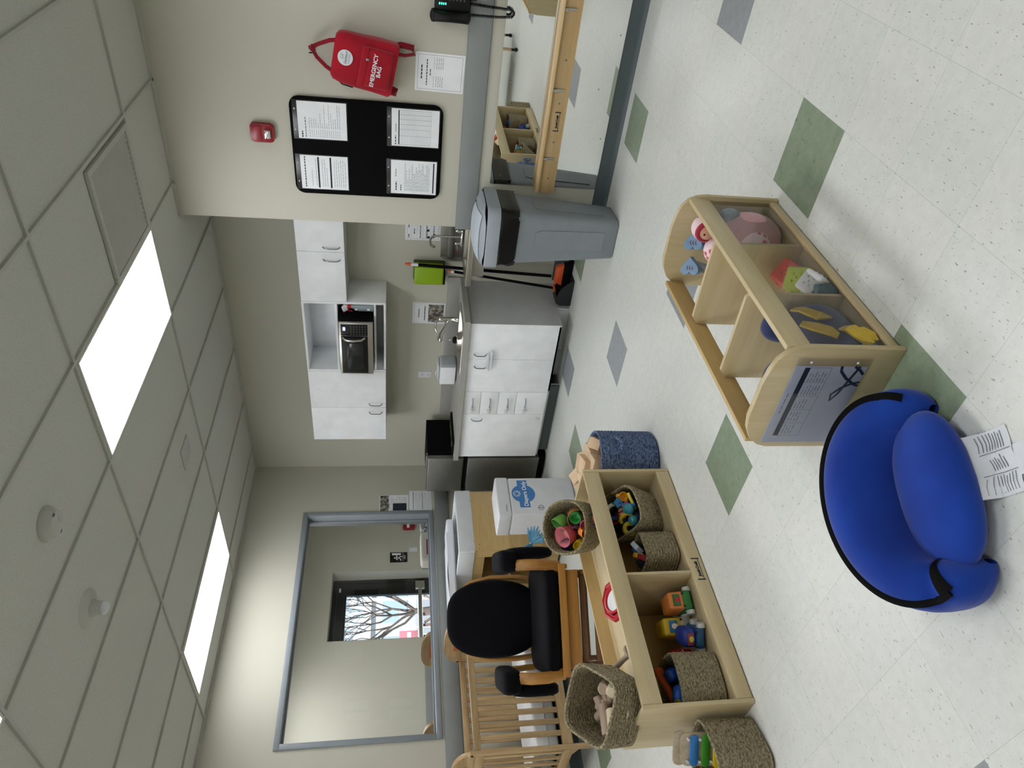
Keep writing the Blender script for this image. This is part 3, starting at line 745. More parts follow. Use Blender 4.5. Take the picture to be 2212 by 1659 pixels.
# wipes tub
t = thing('wipes_tub', 'rounded grey and white wipes tub standing on the worktop', 'tub', loc=(-3.945, 4.76, .8725), rz=-.12)
mb = MB(); mb.box((-.115, -.075, 0), (.115, .075, .152), .03, seg=4); mb.build('tub', flat('tub_grey', '#B9C0C2', .4), t, 60)
mb = MB(); mb.box((-.105, -.081, .014), (.105, -.0735, .142), .003, seg=2); lb = mb.build('front_label', M_paper, t)
mb = MB(); mb.box((-.06, -.06, .1525), (.1, .06, .166), .008, seg=3); mb.tube([(-.03, -.04, .164), (-.01, -.048, .178), (.02, -.048, .178), (.04, -.04, .164)], .006, 8); mb.build('lid', M_clearw, t)
# outlet
t = thing('wall_outlet', 'white wall outlet above the worktop behind the wipes tub', 'outlet', wallK(-4.23, 1.127))
mb = MB(); mb.box((-.036, -.06, 0), (.036, .06, .006), .003); mb.build('plate', M_clearw, t)
mb = MB()
for v in (-.026, .026):
    for (a, b) in ((-.011, .001), (.008, .001)): mb.box((a, v - .006, .006), (a + .003, v + .007, .0066))
    mb.box((-.003, v - .016, .006), (.003, v - .011, .0066))
mb.build('slots', M_inkd, t)
# signs on kitchen wall
M_pic = NT('brown_photo'); v = M_pic.coord((1, 1, 1)); M_pic.link(M_pic.ramp(M_pic.noise(v, 28, 3), [(.35, '#2B2A2E'), (.5, '#6B655C'), (.62, '#B4ADA0'), (.7, '#3A4049')]), M_pic.b.inputs['Base Color'])
sheet('posted_page', 'page with a dark photo on its lower half above the kitchen faucet', 'page', tilt(wallK(-3.545, 1.116, .002), -.012), .215, .275,
      [q for q in words(-.06, .06, .035, .004, random.Random(3))], [(9, .018, 0, .085), (14, .02, 0, .035)], border=True, pics=[(-.09, -.125, .09, .005, M_pic.m)])
t = sheet('posted_page', 'hand-washing page half hidden by the wall end above the steel hand sink', 'page', wallK(-2.735, 1.19, .002), .215, .275,
      [(-.1, .1, .09, .001), (-.1, .1, .045, .001), (-.1, .1, .0, .001), (-.1, .1, -.06, .001)] + words(-.09, .09, .02, .009, random.Random(2)) + words(-.09, .09, -.03, .012, random.Random(4)) + words(-.09, .09, -.085, .01, random.Random(6)),
      [(3, .02, -.07, .11), (4, .02, .02, .11), (5, .018, -.03, .067)], [(-.09, -.055, -.07, -.035), (-.03, -.05, -.01, -.03), (.03, .012, .06, .03), (-.08, -.1, -.05, -.08)], border=True)
# paper towel dispenser
t = thing('towel_dispenser', 'lime green paper towel dispenser on the kitchen wall', 'dispenser', wallK(-3.105, 1.13))
mb = MB(); mb.box((-.086, -.125, 0), (.086, .128, .035), .008); mb.build('back_case', flat('olive_case', '#3E4A0A', .4), t)
mb = MB(); mb.box((-.083, -.112, .034), (.083, .122, .118), .014, seg=3); mb.build('lime_cover', flat('lime_plastic', '#88AA10', .3), t)
mb = MB(); mb.box((-.086, -.128, .02), (.03, -.1105, .1), .004); mb.build('outlet_lip', M_blackm, t)
# wall-hung steel hand sink
hx0, hx1, hy0 = -2.985, -2.34, 4.60
t = thing('hand_sink', 'steel wall-hung hand sink with splash guard in the recess behind the grey bin', 'sink', loc=((hx0 + hx1) / 2, 4.8, .82)); o = t.location
mb = MB(); bx(mb, (hx0, hy0, .832), (hx1, hy0 + .016, .873), .002); bx(mb, (hx0, hy0 + .016, .85), (hx0 + .014, yb, .873)); bx(mb, (hx1 - .014, hy0 + .016, .85), (hx1, yb, .873))
bx(mb, (hx0 + .014, hy0 + .016, .868), (hx1 - .014, hy0 + .05, .873)); bx(mb, (hx0 + .014, 4.9, .868), (hx1 - .014, yb, .873)); bx(mb, (hx0 + .014, hy0 + .05, .868), (hx0 + .06, 4.9, .873)); bx(mb, (hx1 - .06, hy0 + .05, .868), (hx1 - .014, 4.9, .873))
mb.build('rim', M_steel, t)
mb = MB(); bx(mb, (hx0 + .06, hy0 + .05, .74), (hx0 + .064, 4.9, .868)); bx(mb, (hx1 - .064, hy0 + .05, .74), (hx1 - .06, 4.9, .868)); bx(mb, (hx0 + .064, hy0 + .05, .74), (hx1 - .064, hy0 + .054, .868)); bx(mb, (hx0 + .064, 4.896, .74), (hx1 - .064, 4.9, .868)); bx(mb, (hx0 + .06, hy0 + .05, .736), (hx1 - .06, 4.9, .74)); mb.build('bowl', M_steel, t)
mb = MB(); bx(mb, (hx0, yb - .008, .873), (hx1, yb, 1.045), .001); bx(mb, (hx0 + .008, yb - .034, .95), (hx1, yb - .008, .99), .003); bs = mb.build('back_splash', M_darksteel, t)
mb = MB(); mb.prism([(yb - .008, .873), (yb - .008, 1.04), (yb - .07, .99), (yb - .07, .873)], hx0 - o.x, hx0 + .006 - o.x, Matrix(((0, 0, 1, 0), (1, 0, 0, -o.y), (0, 1, 0, -o.z), (0, 0, 0, 1)))); mb.build('side_splash', M_steel, t)
t = thing('hand_sink_faucet', 'chrome two-handle gooseneck faucet on the steel hand sink', 'faucet', loc=(-2.745, 4.93, .8735))
mb = MB(); mb.box((-.07, -.028, .0), (.07, .03, .03), .01); mb.build('deck', M_chrome, t)
mb = MB(); mb.tube([(0, 0, .02), (0, 0, .22), (-.004, -.012, .25), (-.016, -.045, .268), (-.03, -.085, .262), (-.038, -.105, .235)], [.012, .009, .009, .009, .011, .013], 12); mb.build('gooseneck', M_chrome, t, 60)
for s in (-1, 1):
    mb = MB(); mb.lathe([(.016, .02), (.018, .045), (.013, .07), (0, .072)], 14, trs((s * .055, -.005, 0))); mb.tube([(s * .055, -.005, .055), (s * .085, -.05, .05)], [.008, .005], 8); mb.build('handle', M_chrome, t)
mb = MB(); mb.tube([(-.088, -.055, .05), (-.097, -.066, .05)], .006, 8); mb.build('red_tip', MATS['trigger_red'], t)

# fridge
fx0, fx1, fy = -5.185, -4.735, 4.49
t = thing('mini_fridge', 'small two-door steel fridge with black sides in the room corner', 'fridge', loc=((fx0 + fx1) / 2, 4.72, 0)); o = t.location
mb = MB(); bx(mb, (fx0, fy + .005, .03), (fx1, 4.955, 1.1), .006); bx(mb, (fx0 + .02, fy + .03, .0005), (fx1 - .02, 4.9, .03)); mb.build('case', M_blackm, t)
mb = MB(); bx(mb, (fx0, fy - .05, .772), (fx1, fy + .003, 1.098), .012); bx(mb, (fx0, fy - .02, 1.096), (fx1, fy + .03, 1.112), .004); d = mb.build('freezer_door', M_darksteel, t)
mb = MB(); bx(mb, (fx0, fy - .05, .07), (fx1, fy + .003, .735), .012); d2 = mb.build('fridge_door', M_darksteel, t)
mb = MB(); bx(mb, (fx0, fy - .03, .735), (fx1, fy + .003, .772), .002); bx(mb, (fx0, fy - .046, .73), (fx0 + .05, fy - .03, .776)); mb.build('handle_groove', M_blackm, t)
mb = MB(); bx(mb, (fx0, fy - .045, .028), (fx1, fy + .003, .07), .01); mb.build('foot_grille', M_blackm, t)
# black tray with printed packets beside the fridge
t = thing('black_tray', 'flat black tray with a green printed edge on the worktop by the fridge', 'tray', loc=(-4.585, 4.62, .8725))
mb = MB(); mb.box((-.085, -.19, 0), (.085, .2, .016), .006); mb.build('tray', M_blackm, t)
mb = MB(); r5 = random.Random(8)
for i in range(9): mb.box((-.0, -.17 + i * .04, .016), (.012 + r5.random() * .02, -.145 + i * .04, .0165 + r5.random() * .006))
mb.build('printed_edge', flat('packet_green', '#4C7A3A', .5), t)
# broom and lobby dustpan
t = thing('broom', 'upright broom with black handle and orange tip beside the steel hand sink', 'broom', loc=(-3.03, 4.84, 0))
A, B = Vector((-3.0, 4.805, .06)), Vector((-2.978, 4.888, 1.325)); o = t.location
def along(f): return A.lerp(B, f) - o
mb = MB(); mb.cyl(along(.08), along(.92), .0125); mb.build('pole', M_blackm, t)
mb = MB(); mb.cyl(along(.92), along(.965), .0128); mb.build('white_grip', M_clearw, t)
M_or = flat('orange_plastic', '#D2562A', .45)
mb = MB(); mb.cyl(along(.965), along(.995), .0135, .009); mb.ball(along(.995), .0095); mb.build('tip', M_or, t)
mb = MB(); mb.prism([(-.07, .07), (.12, .07), (.10, .135), (-.04, .135)], -.022, .022, frame((0.03, -.035, 0), (1, 0, 0), (0, 0, 1)), .006); mb.build('head', M_or, t)
mb = MB(); mb.prism([(-.085, .002), (.16, .002), (.12, .075), (-.07, .075)], -.03, .03, frame((0.03, -.035, 0), (1, 0, 0), (0, 0, 1)), .008); mb.build('bristles', M_blackm, t)
t = thing('dustpan', 'black long-handled dustpan with orange trim on the floor by the sink cabinet', 'dustpan', loc=(-3.08, 4.735, 0)); o = t.location
prof = [(-.1, .002), (.13, .002), (.13, .02), (.10, .06), (.05, .105), (-.02, .125), (-.075, .12), (-.1, .09)]
mb = MB(); Mx = frame((0, 0, 0), (1, 0, 0), (0, 0, 1))
mb.prism(prof, -.075, -.068, Mx); mb.prism([(-.1, .002), (-.094, .002), (-.094, .09), (-.07, .118), (-.02, .122), (-.02, .128), (-.08, .126), (-.1, .1)], -.068, .068, Mx); mb.prism([(-.1, .002), (.13, .002), (.13, .008), (-.1, .008)], -.068, .068, Mx); mb.prism(prof, .068, .075, Mx)
mb.build('pan', flat('pan_black', '#12171B', .5), t)
mb = MB(); mb.tube([(-.02, .076, .129), (.05, .076, .108), (.1, .076, .063)], .01, 8); mb.tube([(-.02, -.0, .13), (.0, .03, .131), (-.0, .074, .129)], .01, 8); mb.build('orange_trim', M_or, t)
mb = MB(); a, b = Vector((-.02, .06, .12)), Vector((.055, .135, .94)); mb.cyl(a, b, .011); hd = mb.build('handle', M_blackm, t)
mb = MB(); mb.cyl(a.lerp(b, .88), a.lerp(b, .905), .0145); mb.cyl(a.lerp(b, 1.03), a.lerp(b, 1.06), .012, .008); mb.build('orange_grip', M_or, hd)
mb = MB(); mb.cyl(b, a.lerp(b, 1.03), .0113); mb.build('white_grip', M_clearw, hd)

def dome(x, y):
    q = max(0, 1 - (abs(x) / .2) ** 2.6) ; p = max(0, 1 - (abs(y) / .2) ** 2.2); return .846 + .075 * (q * p) ** .55
def ss0(u, v):
    a = 2 * PI * u; c, s_ = math.cos(a), math.sin(a); q = (abs(c) ** 5 + abs(s_) ** 5) ** -.2; r = .198 * (1 - v) * q; x, y = r * c, r * s_
    return (x, y, dome(x, y))
# trash can
t = thing('trash_can', 'tall grey swing-lid trash can with a black liner standing by the wall end', 'trash can', loc=(-2.185, 4.065, 0), rz=.05)
M_bin = flat('bin_grey', '#838A8F', .5, grain=.15, gscale=500); M_lid = flat('bin_lid_grey', '#969DA3', .45)
def sqr(hw, z, r=.05): return [(p[0], p[1], z) for p in rrect(2 * hw, 2 * hw, r, 5)]
def loft(mb, rings, cap0=True, cap1=True):
    R = [[mb.bm.verts.new(p) for p in ring] for ring in rings]
    for a, b in zip(R, R[1:]):
        for k in range(len(a)): mb._f([a[k], a[(k + 1) % len(a)], b[(k + 1) % len(b)], b[k]])
    if cap0: mb._f(R[0][::-1])
    if cap1: mb._f(R[-1])
mb = MB(); loft(mb, [sqr(.126, .002, .035), sqr(.132, .012, .035), sqr(.142, .15, .04), sqr(.178, .70, .05), sqr(.179, .72, .05)]); b = mb.build('bin_body', M_bin, t, 50)
# moulded side panels
for k in range(4):
    mb = MB(); R = rotz(k * PI / 2)
    def pt(u, z): return R @ Vector((u * (.06 + .022 * z), -(.1325 + .0655 * (z - .01)) - .0055, z))
    pp = [pt(-1, .09), pt(1, .09), pt(1, .50), pt(.8, .54), pt(-.8, .54), pt(-1, .50)]
    q = [R @ (R.inverted() @ p + Vector((0, .012, 0))) for p in pp]
    va = [mb.bm.verts.new(p) for p in pp]; vb = [mb.bm.verts.new(p) for p in q]
    mb._f(va)
    for i in range(6): mb._f([va[i], va[(i + 1) % 6], vb[(i + 1) % 6], vb[i]])
    mb.build('moulded_panel', M_bin, t, 60)
# liner band, wrinkled
r6 = random.Random(4); mb = MB(); rings = []
for i, (hw, z) in enumerate(((.176, .655), (.186, .66), (.191, .69), (.189, .73), (.192, .76), (.186, .776), (.18, .779))):
    rings.append([(x * (1 + r6.uniform(-.022, .02)), y * (1 + r6.uniform(-.022, .02)), z + (r6.uniform(-.012, .01) if i < 2 else 0)) for (x, y, z) in sqr(hw, z, .05)])
loft(mb, rings, False, False); mb.build('liner', flat('liner_black', '#050505', .3, spec=.35), t, 20)
mb = MB(); loft(mb, [sqr(.19, .765, .055), sqr(.202, .77, .06), sqr(.204, .84, .06), sqr(.198, .85, .06)], True, False)
mb.surf(lambda u, v: ss0(u, v), 40, 14, True); lid = mb.build('lid', M_lid, t, 50)
mb = MB(); mb.surf(lambda u, v: (-.15 + .30 * u, -.165 + .23 * v, dome(-.15 + .30 * u, -.165 + .23 * v) + .004), 14, 14); mb.build('swing_flap', flat('flap_grey', '#B0B9C1', .4), lid, 60)
mb = MB(); mb.tube([(-.15 + .3 * i / 14, .068, dome(-.15 + .3 * i / 14, .068) + .001) for i in range(15)], .0045, 6); mb.build('flap_gap', M_blackm, lid)
# ------------------------------------------------------------------ window-wall pages
w, h = .205, .275
t = sheet('posted_page', 'page with a child photo and dark text block posted beside the inside window', 'page', wallB(4.535, 1.398, .0005), w, h,
          para(w, h, .03, -.12, 16, 21, left=.015, short=.2), [(8, .014, -.03, .045)], [(-.09, -.12, .0, .01)], pics=[(-.098, .05, .098, .132, M_pic.m)])
w, h = .245, .215
sheet('posted_page', 'page ruled into rows by two dark bars beside the lower window corner', 'page', wallB(4.565, 1.143, .0005), w, h,
      para(w, h, .05, .0, 5, 31, left=.02) + para(w, h, -.035, -.095, 6, 32, left=.02), (), [(-.11, .066, .11, .071), (-.11, -.022, .11, -.017)])

# ------------------------------------------------------------------ changing table
tx0, tx1, ty0, ty1 = -5.43, -4.80, 3.47, 4.12
t = thing('changing_table', 'wooden changing table with a raised white top under the window', 'changing table', loc=((tx0 + tx1) / 2, (ty0 + ty1) / 2, 0)); o = t.location
def bl(mb, a, b, bev=.002): mb.box((a[0] - o.x, a[1] - o.y, a[2] - o.z), (b[0] - o.x, b[1] - o.y, b[2] - o.z), bev); return mb
mb = MB(); bl(mb, (tx1 - .02, ty0 + .012, .02), (tx1 - .004, ty1 - .012, .74)); mb.build('front_panel', M_birchd['y'], t)
mb = MB(); bl(mb, (tx1 - .10, ty0 + .012, .02), (tx1 - .0205, ty0 + .03, .74)); bl(mb, (tx0 + .02, ty0 + .012, .02), (tx0 + .1, ty0 + .03, .74)); bl(mb, (tx0 + .1, ty0 + .014, .02), (tx1 - .1, ty0 + .028, .09)); bl(mb, (tx0 + .1, ty0 + .014, .65), (tx1 - .1, ty0 + .028, .74)); mb.build('side_frame', M_birchd['z'], t)
mb = MB(); bl(mb, (tx0 + .02, ty1 - .03, .02), (tx1 - .0205, ty1 - .012, .74)); bl(mb, (tx0 + .02, ty0 + .03, .02), (tx0 + .035, ty1 - .03, .74)); mb.build('back_side_panel', M_birchd['z'], t)
for z in (.08, .40):
    mb = MB(); bl(mb, (tx0 + .036, ty0 + .031, z), (tx1 - .021, ty1 - .031, z + .018)); mb.build('shelf', M_birchd['y'], t)
mb = MB(); tr = .735
for (a, b) in (((tx1 - .03, ty0), (tx1, ty1)), ((tx0, ty0), (tx0 + .03, ty1)), ((tx0 + .03, ty0), (tx1 - .03, ty0 + .03)), ((tx0 + .03, ty1 - .03), (tx1 - .03, ty1))):
    bl(mb, (a[0], a[1], tr), (b[0], b[1], .872), .008)
bl(mb, (tx0 + .03, ty0 + .03, .74), (tx1 - .03, ty1 - .03, .79), 0); mb.build('tray_top', M_clearw, t, 60)
mb = MB()
for (y, z) in ((ty1 - .12, .742), (ty0 + .1, .742), (ty0 + .07, .70), (ty0 + .03, .7)): mb.ball((tx1 - .003 - o.x, y - o.y, z), .005, 8)
mb.build('screw', M_ink, t)
M_pad = flat('white_vinyl', '#E6E8EE', .35)
t = thing('changing_pad', 'thick white changing pad lying on the changing table top', 'pad', loc=(-5.26, 3.60, .8725), rz=-.05)
mb = MB(); mb.box((-.14, -.47, .0), (.14, .46, .062), .022, seg=4); mb.build('pad_body', M_pad, t, 60)
mb = MB(); mb.surf(lambda u, v: (-.15 + .30 * u, -.475 + .78 * v, .066 + .005 * math.sin(v * 11 + u * 3) * u + .006 * (1 - v)), 10, 20); mb.surf(lambda u, v: (.15 + .003 * math.sin(v * 17), -.475 + .78 * v, .066 - .05 * u), 4, 20); mb.build('paper_cover', M_pad, t, 60)

# diaper bin
t = thing('diaper_bin', 'white lidded bin with a blue Diapers Only label in front of the changing table', 'bin', loc=(-4.29, 3.515, 0)); o = t.location
M_bw = flat('bin_white', '#D3D4D6', .45)
mb = MB(); mb.box((-.125, -.187, .002), (.122, .187, .52), .018, seg=3); mb.build('body', M_bw, t, 50)
mb = MB(); mb.box((-.1255, -.188, .521), (.1255, .188, .62), .012, seg=3); mb.build('lid', M_bw, t, 50)
mb = MB(); mb.box((.125, -.15, .553), (.1275, -.09, .558)); mb.build('lid_catch', M_ink, t)
Mf = frame((.1225, .02, .41), (0, 1, 0), (0, 0, 1)); mb = MB()
pl = [(-.13, -.045), (.13, -.045), (.13, .045)] + [(.085 * math.cos(a), .105 * math.sin(a) ) for a in [math.radians(d) for d in (32, 50, 70, 90, 110, 130, 148)]] + [(-.13, .045)]
pl = [(-.135, -.04), (-.075, -.04)] + [(.09 * math.cos(math.radians(d)), .092 * math.sin(math.radians(d))) for d in range(210, 335, 15)] + [(.075, -.04), (.135, -.04), (.135, .04), (.075, .04)] + [(.09 * math.cos(math.radians(d)), .092 * math.sin(math.radians(d))) for d in range(30, 155, 15)] + [(-.075, .04), (-.135, .04)]
mb.prism(pl, .0005, .0012, Mf); lb = mb.build('blue_label', flat('label_blue', '#3E78B4', .5), t)
text('Diapers Only', .046, Mf @ Matrix.Translation((0, -.012, .0014)), M_paper, lb, bold=.0008)
mb = MB(); mb.tube([(Mf @ Vector((.0 + .026 * math.cos(a), .052 + .026 * math.sin(a), .0016))) for a in [2 * PI * i / 24 for i in range(24)]], .0022, 6, True)
mb.tube([(Mf @ Vector((.016 * math.cos(a), .052 + .016 * math.sin(a), .0016))) for a in [PI + PI * i / 10 for i in range(11)]], .0018, 6)
for s in (-1, 1): mb.ball(Mf @ Vector((s * .009, .06, .0016)), .003, 8)
mb.tube([Mf @ Vector((0, .078, .0016)), Mf @ Vector((.004, .07, .0016)), Mf @ Vector((0, .066, .0016))], .0015, 6); mb.build('baby_face_mark', M_paper, lb)
mb = MB(); mb.tube([(.1235, -.12 + .022 * math.cos(a), .29 + .022 * math.sin(a)) for a in [2 * PI * i / 24 for i in range(24)]], .002, 6, True); mb.box((.122, -.123, .27), (.1245, -.117, .31)); mb.build('embossed_mark', M_ink, t)

# ------------------------------------------------------------------ crib
def make_crib(label, M, mattress=True, up=0.0, Ln=.98, inside='inside the wooden crib under the window'):
    """local: x = width (front at +w/2), y = length, z up"""
    t = thing('crib', label, 'crib', M); W = .64; hx, hy = W / 2, Ln / 2; c = M_crib
    for s in (-1, 1):
        y = s * (hy - .012)
        for k in (-1, 1):
            mb = MB(); mb.box((k * (hx - .022) - .02, y - .014, .082), (k * (hx - .022) + .02, y + .014, .90 + up), .006); p = mb.build('post', c['z'], t)
            mb = MB(); mb.cyl((k * (hx - .022) - .008, y, .022), (k * (hx - .022) + .008, y, .022), .022, seg=16); mb.box((k * (hx - .022) - .013, y - .012, .02), (k * (hx - .022) + .013, y + .012, .083), .003); mb.build('caster', M_black, p)
        pl = [(-hx + .002, .88)] + [(-hx + .04 + (W - .08) * i / 14, .945 + .06 * (1 - abs(2 * i / 14 - 1) ** 3.2)) for i in range(15)] + [(hx - .002, .88), (hx - .06, .865), (-hx + .06, .865)]
        mb = MB(); mb.prism(pl, -.014, .014, frame((0, y, up), (1, 0, 0), (0, 0, 1)), .004); e = mb.build('end_panel', c['x'], t)
        mb = MB(); mb.box((-.13, y - .0148, .905 + up), (.13, y - .0139, .93 + up)); mb.box((-.13, y + .0139, .905 + up), (.13, y + .0148, .93 + up)); mb.build('warning_label', flat('orange_label', '#C0622E', .6), e)
        mb = MB(); mb.box((-hx + .043, y - .009, .21), (hx - .043, y + .009, .275), .003); mb.build('end_rail', c['x'], t); mb = MB(); mb.box((-hx + .043, y - .009, .80 + up), (hx - .043, y + .009, .866 + up), .003); mb.build('end_rail', c['x'], t)
        for i in range(6):
            x = -hx + .09 + (W - .18) * i / 5; mb = MB(); mb.box((x - .017, y - .007, .275), (x + .017, y + .007, .80 + up), .002); mb.build('slat', c['z'], t)
        for k in (-1, 1):
            mb = MB(); mb.prism([(k * (hx - .04), .17), (k * (hx - .04), .21), (k * (hx - .13), .21)], -.008, .008, frame((0, y, 0), (1, 0, 0), (0, 0, 1))); mb.build('corner_bracket', c['x'], t)
    for k in (-1, 1):
        x = k * (hx - .02)
        mb = MB(); mb.box((x - .014, -hy + .027, .826 + up), (x + .014, hy - .027, .872 + up), .006); mb.build('top_rail', c['y'], t)
        mb = MB(); mb.box((x - .012, -hy + .027, .215), (x + .012, hy - .027, .285), .004); mb.build('bottom_rail', c['y'], t)
        n = 11
        for i in range(n):
            y = -hy + .105 + (Ln - .21) * i / (n - 1); mb = MB(); mb.box((x - .0065, y - .018, .285), (x + .0065, y + .018, .826 + up), .002); mb.build('slat', c['z'], t)
    mb = MB(); mb.box((-hx + .045, -hy + .03, .285), (hx - .045, hy - .03, .298)); mb.build('mattress_board', M_blackm, t)
    if mattress:
        m = tag(None or MBbox(M, (-hx + .05, -hy + .035, .2985), (hx - .05, hy - .035, .46), .02), 'white fitted mattress inside the wooden crib under the window', 'mattress')
    return t
def MBbox(M, a, b, bev):
    mt = thing('crib_mattress', '', 'mattress', M); mb = MB(); mb.box(a, (b[0], b[1], .37), bev, seg=3); mb.build('mattress', flat('grey_mattress', '#B9BBBE', .6), mt, 60)
    mb = MB(); mb.box((a[0] - .004, a[1] - .004, .365), (b[0] + .004, b[1] + .004, b[2]), .02, seg=3); mb.build('fitted_sheet', fabric('white_sheet', '#E8EAEC', '#D8DADD', sheen=.05), mt, 60)
    return mt
CRX = -4.75 - .32 + .008
make_crib('slatted wooden crib standing against the window wall', trs((CRX, 2.36, 0)))

# ------------------------------------------------------------------ glider chair
def make_glider(label, M):
    t = thing('glider_chair', label, 'chair', M); g = M_glide; d = M_glided
    # seat frame (front is local -y)
    mb = MB(); mb.box((-.30, -.29, .435), (.30, -.27, .475), .004); mb.build('front_rail', g['x'], t)
    mb = MB(); mb.box((-.265, -.268, .36), (.265, -.245, .433), .004); mb.build('apron', g['x'], t)
    mb = MB()
    for s in (-1, 1): mb.box((s * .285 - .013, -.269, .42), (s * .285 + .013, .27, .47), .004)
    mb.box((-.27, .245, .42), (.27, .27, .47), .004); mb.box((-.27, -.243, .44), (.27, .244, .452)); mb.build('seat_frame', g['y'], t)
    mb = MB(); mb.surf(lambda u, v: ss(u, v, (.30, .275, .044), .3, (0, -.015, .519)), 40, 22, True); mb.build('seat_cushion', M_navyfab, t, 70)
    # back: hoop frame behind an oval padded cushion
    Mb = trs((0, .235, .52), (math.radians(-16), 0, 0))
    hp = [(-.215, 0, -.06), (-.24, 0, .12), (-.242, 0, .28), (-.215, 0, .41), (-.14, 0, .50), (0, 0, .53), (.14, 0, .50), (.215, 0, .41), (.242, 0, .28), (.24, 0, .12), (.215, 0, -.06)]
    mb = MB(); mb.tube([Mb @ Vector(p) for p in hp], .02, 8, squash=(1.1, .8)); mb.build('back_frame', g['z'], t, 60)
    mb = MB(); mb.surf(lambda u, v: Mb @ Vector(ss(u, v, (.23, .075, .29), .62, (0, -.06, .255))), 40, 24, True); mb.build('back_cushion', M_navyfab, t, 70)
    for s in (-1, 1):
        mb = MB(); mb.tube([(s * .285, -.245, .46), (s * .298, -.265, .56), (s * .300, -.262, .65), (s * .30, -.21, .70)], .024, 8, squash=(.8, 1.3)); mb.build('arm_post', g['z'], t, 60)
        mb = MB(); mb.tube([(s * .285, .20, .46), (s * .29, .21, .6), (s * .295, .17, .69), (s * .30, .1, .70)], .018, 8); mb.build('arm_post', g['z'], t, 60)
        mb = MB(); mb.box((s * .30 - .03, -.2, .695), (s * .30 + .03, .2, .715), .008); mb.build('arm_rail', g['y'], t, 60)
        mb = MB(); mb.surf(lambda u, v: ss(u, v, (.066, .21, .058), .4, (s * .325, -.03, .745)), 24, 14, True); mb.build('arm_pad', M_navyfab, t, 70)
        mb = MB(); mb.surf(lambda u, v: ss(u, v, (.034, .20, .14), .45, (s * .372, -.02, .61)), 24, 16, True); mb.build('side_pocket', M_navyfab, t, 70)
    # gliding base
    mb = MB()
    for s in (-1, 1):
        mb.box((s * .25 - .016, -.24, .03), (s * .25 + .016, .26, .075), .006); mb.box((s * .25 - .014, -.2, .075), (s * .25 + .014, -.15, .30), .004); mb.box((s * .25 - .014, .14, .075), (s * .25 + .014, .19, .30), .004)
        mb.box((s * .25 - .015, -.24, .29), (s * .25 + .015, .24, .335), .005); mb.box((s * .25 - .02, -.22, .0005), (s * .25 + .02, -.14, .03), .004); mb.box((s * .25 - .02, .16, .0005), (s * .25 + .02, .24, .03), .004)
    mb.build('base_side', d['y'], t)
    mb = MB(); mb.box((-.234, -.235, .315), (.234, -.215, .345), .004); mb.box((-.234, .15, .20), (.234, .175, .245), .004); mb.box((-.234, -.235, .235), (.234, -.215, .268), .004); mb.box((-.234, .16, .09), (.234, .185, .13), .004); mb.build('base_crossbar', d['x'], t)
    mb = MB()
    for s in (-1, 1):
        for y in (-.19, .19): mb.box((s * .226 - .006, y - .014, .315), (s * .226 + .006, y + .014, .425), .003)
    mb.build('swing_link', d['z'], t)
    mb = MB()
    for s in (-1, 1):
        for y in (-.19, .19): mb.cyl((s * .235, y, .318), (s * .21, y, .318), .008); mb.cyl((s * .235, y, .418), (s * .21, y, .418), .008)
    mb.build('bolt', M_steel, t)
    return t
def ss(u, v, r, e, c):
    """superellipsoid point"""
    a = 2 * PI * u; b = -PI / 2 + PI * v; ce = lambda x: (abs(x) ** e) * (1 if x >= 0 else -1)
    k = ce(math.cos(b)); return (c[0] + r[0] * k * ce(math.cos(a)), c[1] + r[1] * k * ce(math.sin(a)), c[2] + r[2] * (abs(math.sin(b)) ** min(1, e * 1.6)) * (1 if b >= 0 else -1))
GA = math.radians(57); GM = trs((-3.73, 2.21, 0), (0, 0, GA))
make_glider('navy cushioned wooden glider chair standing behind the low toy shelf', GM)
# blue ribbon bundle tied at the arm
t = thing('ribbon_bundle', 'bunch of light blue ribbons tied at the arm of the navy glider chair', 'ribbons', frame(GM @ Vector((.425, -.15, .60)), (.756, .654, 0), (0, 0, 1)))
M_rib = flat('ribbon_blue', '#6AA8CE', .5); r7 = random.Random(3)
mb = MB()
for i in range(9):
    a = math.radians(-80 + i * 12); e = Vector((math.cos(a), math.sin(a), 0)); n_ = .085 + .02 * r7.random()
    mb.tube([(0, 0, .0), e * n_ * .35 + Vector((0, .004, .012)), e * n_ * .75 + Vector((0, 0, .018 + .01 * r7.random())), e * n_ + Vector((0, -.006, .006))], [.004, .007, .0075, .003], 6, squash=(1, .35))
mb.build('loose_end', M_rib, t)
mb = MB()
for i in range(6):
    a = math.radians(120 + i * 15); e = Vector((math.cos(a), math.sin(a), 0)); mb.tube([(0, 0, 0), e * .025 + Vector((0, 0, .012)), e * .058 + Vector((0, 0, .01))], [.005, .009, .005], 6, squash=(1, .4))
mb.ball((0, 0, .004), (.011, .011, .011), 10); mb.build('knot_loops', M_rib, t)

# ------------------------------------------------------------------ low toy shelf with baskets
sx0, sx1, sy0, sy1, st = -2.965, -2.60, 1.142, 2.36, .018
t = thing('toy_shelf', 'long low birch toy shelf with an open front and recessed top', 'shelf', loc=((sx0 + sx1) / 2, (sy0 + sy1) / 2, 0)); o = t.location
for (a, b) in ((sy0, sy0 + st), (sy1 - st, sy1)):
    mb = MB(); bl(mb, (sx0, a, .0005), (sx1, b, .456), .004); mb.build('end_panel', M_birch['z'], t)
ya, yb2 = sy0 + st, sy1 - st
mb = MB(); bl(mb, (sx1 - .02, ya, .372), (sx1 - .002, yb2, .455), .004); mb.build('front_lip', M_birch['y'], t)
mb = MB(); bl(mb, (sx1 - .02, ya, .004), (sx1 - .002, yb2, .07), .003); br = mb.build('kick_rail', M_birch['y'], t)
mb = MB(); bl(mb, (sx0, ya, .004), (sx0 + .012, yb2, .455), .003); mb.build('back_panel', M_birchd['y'], t)
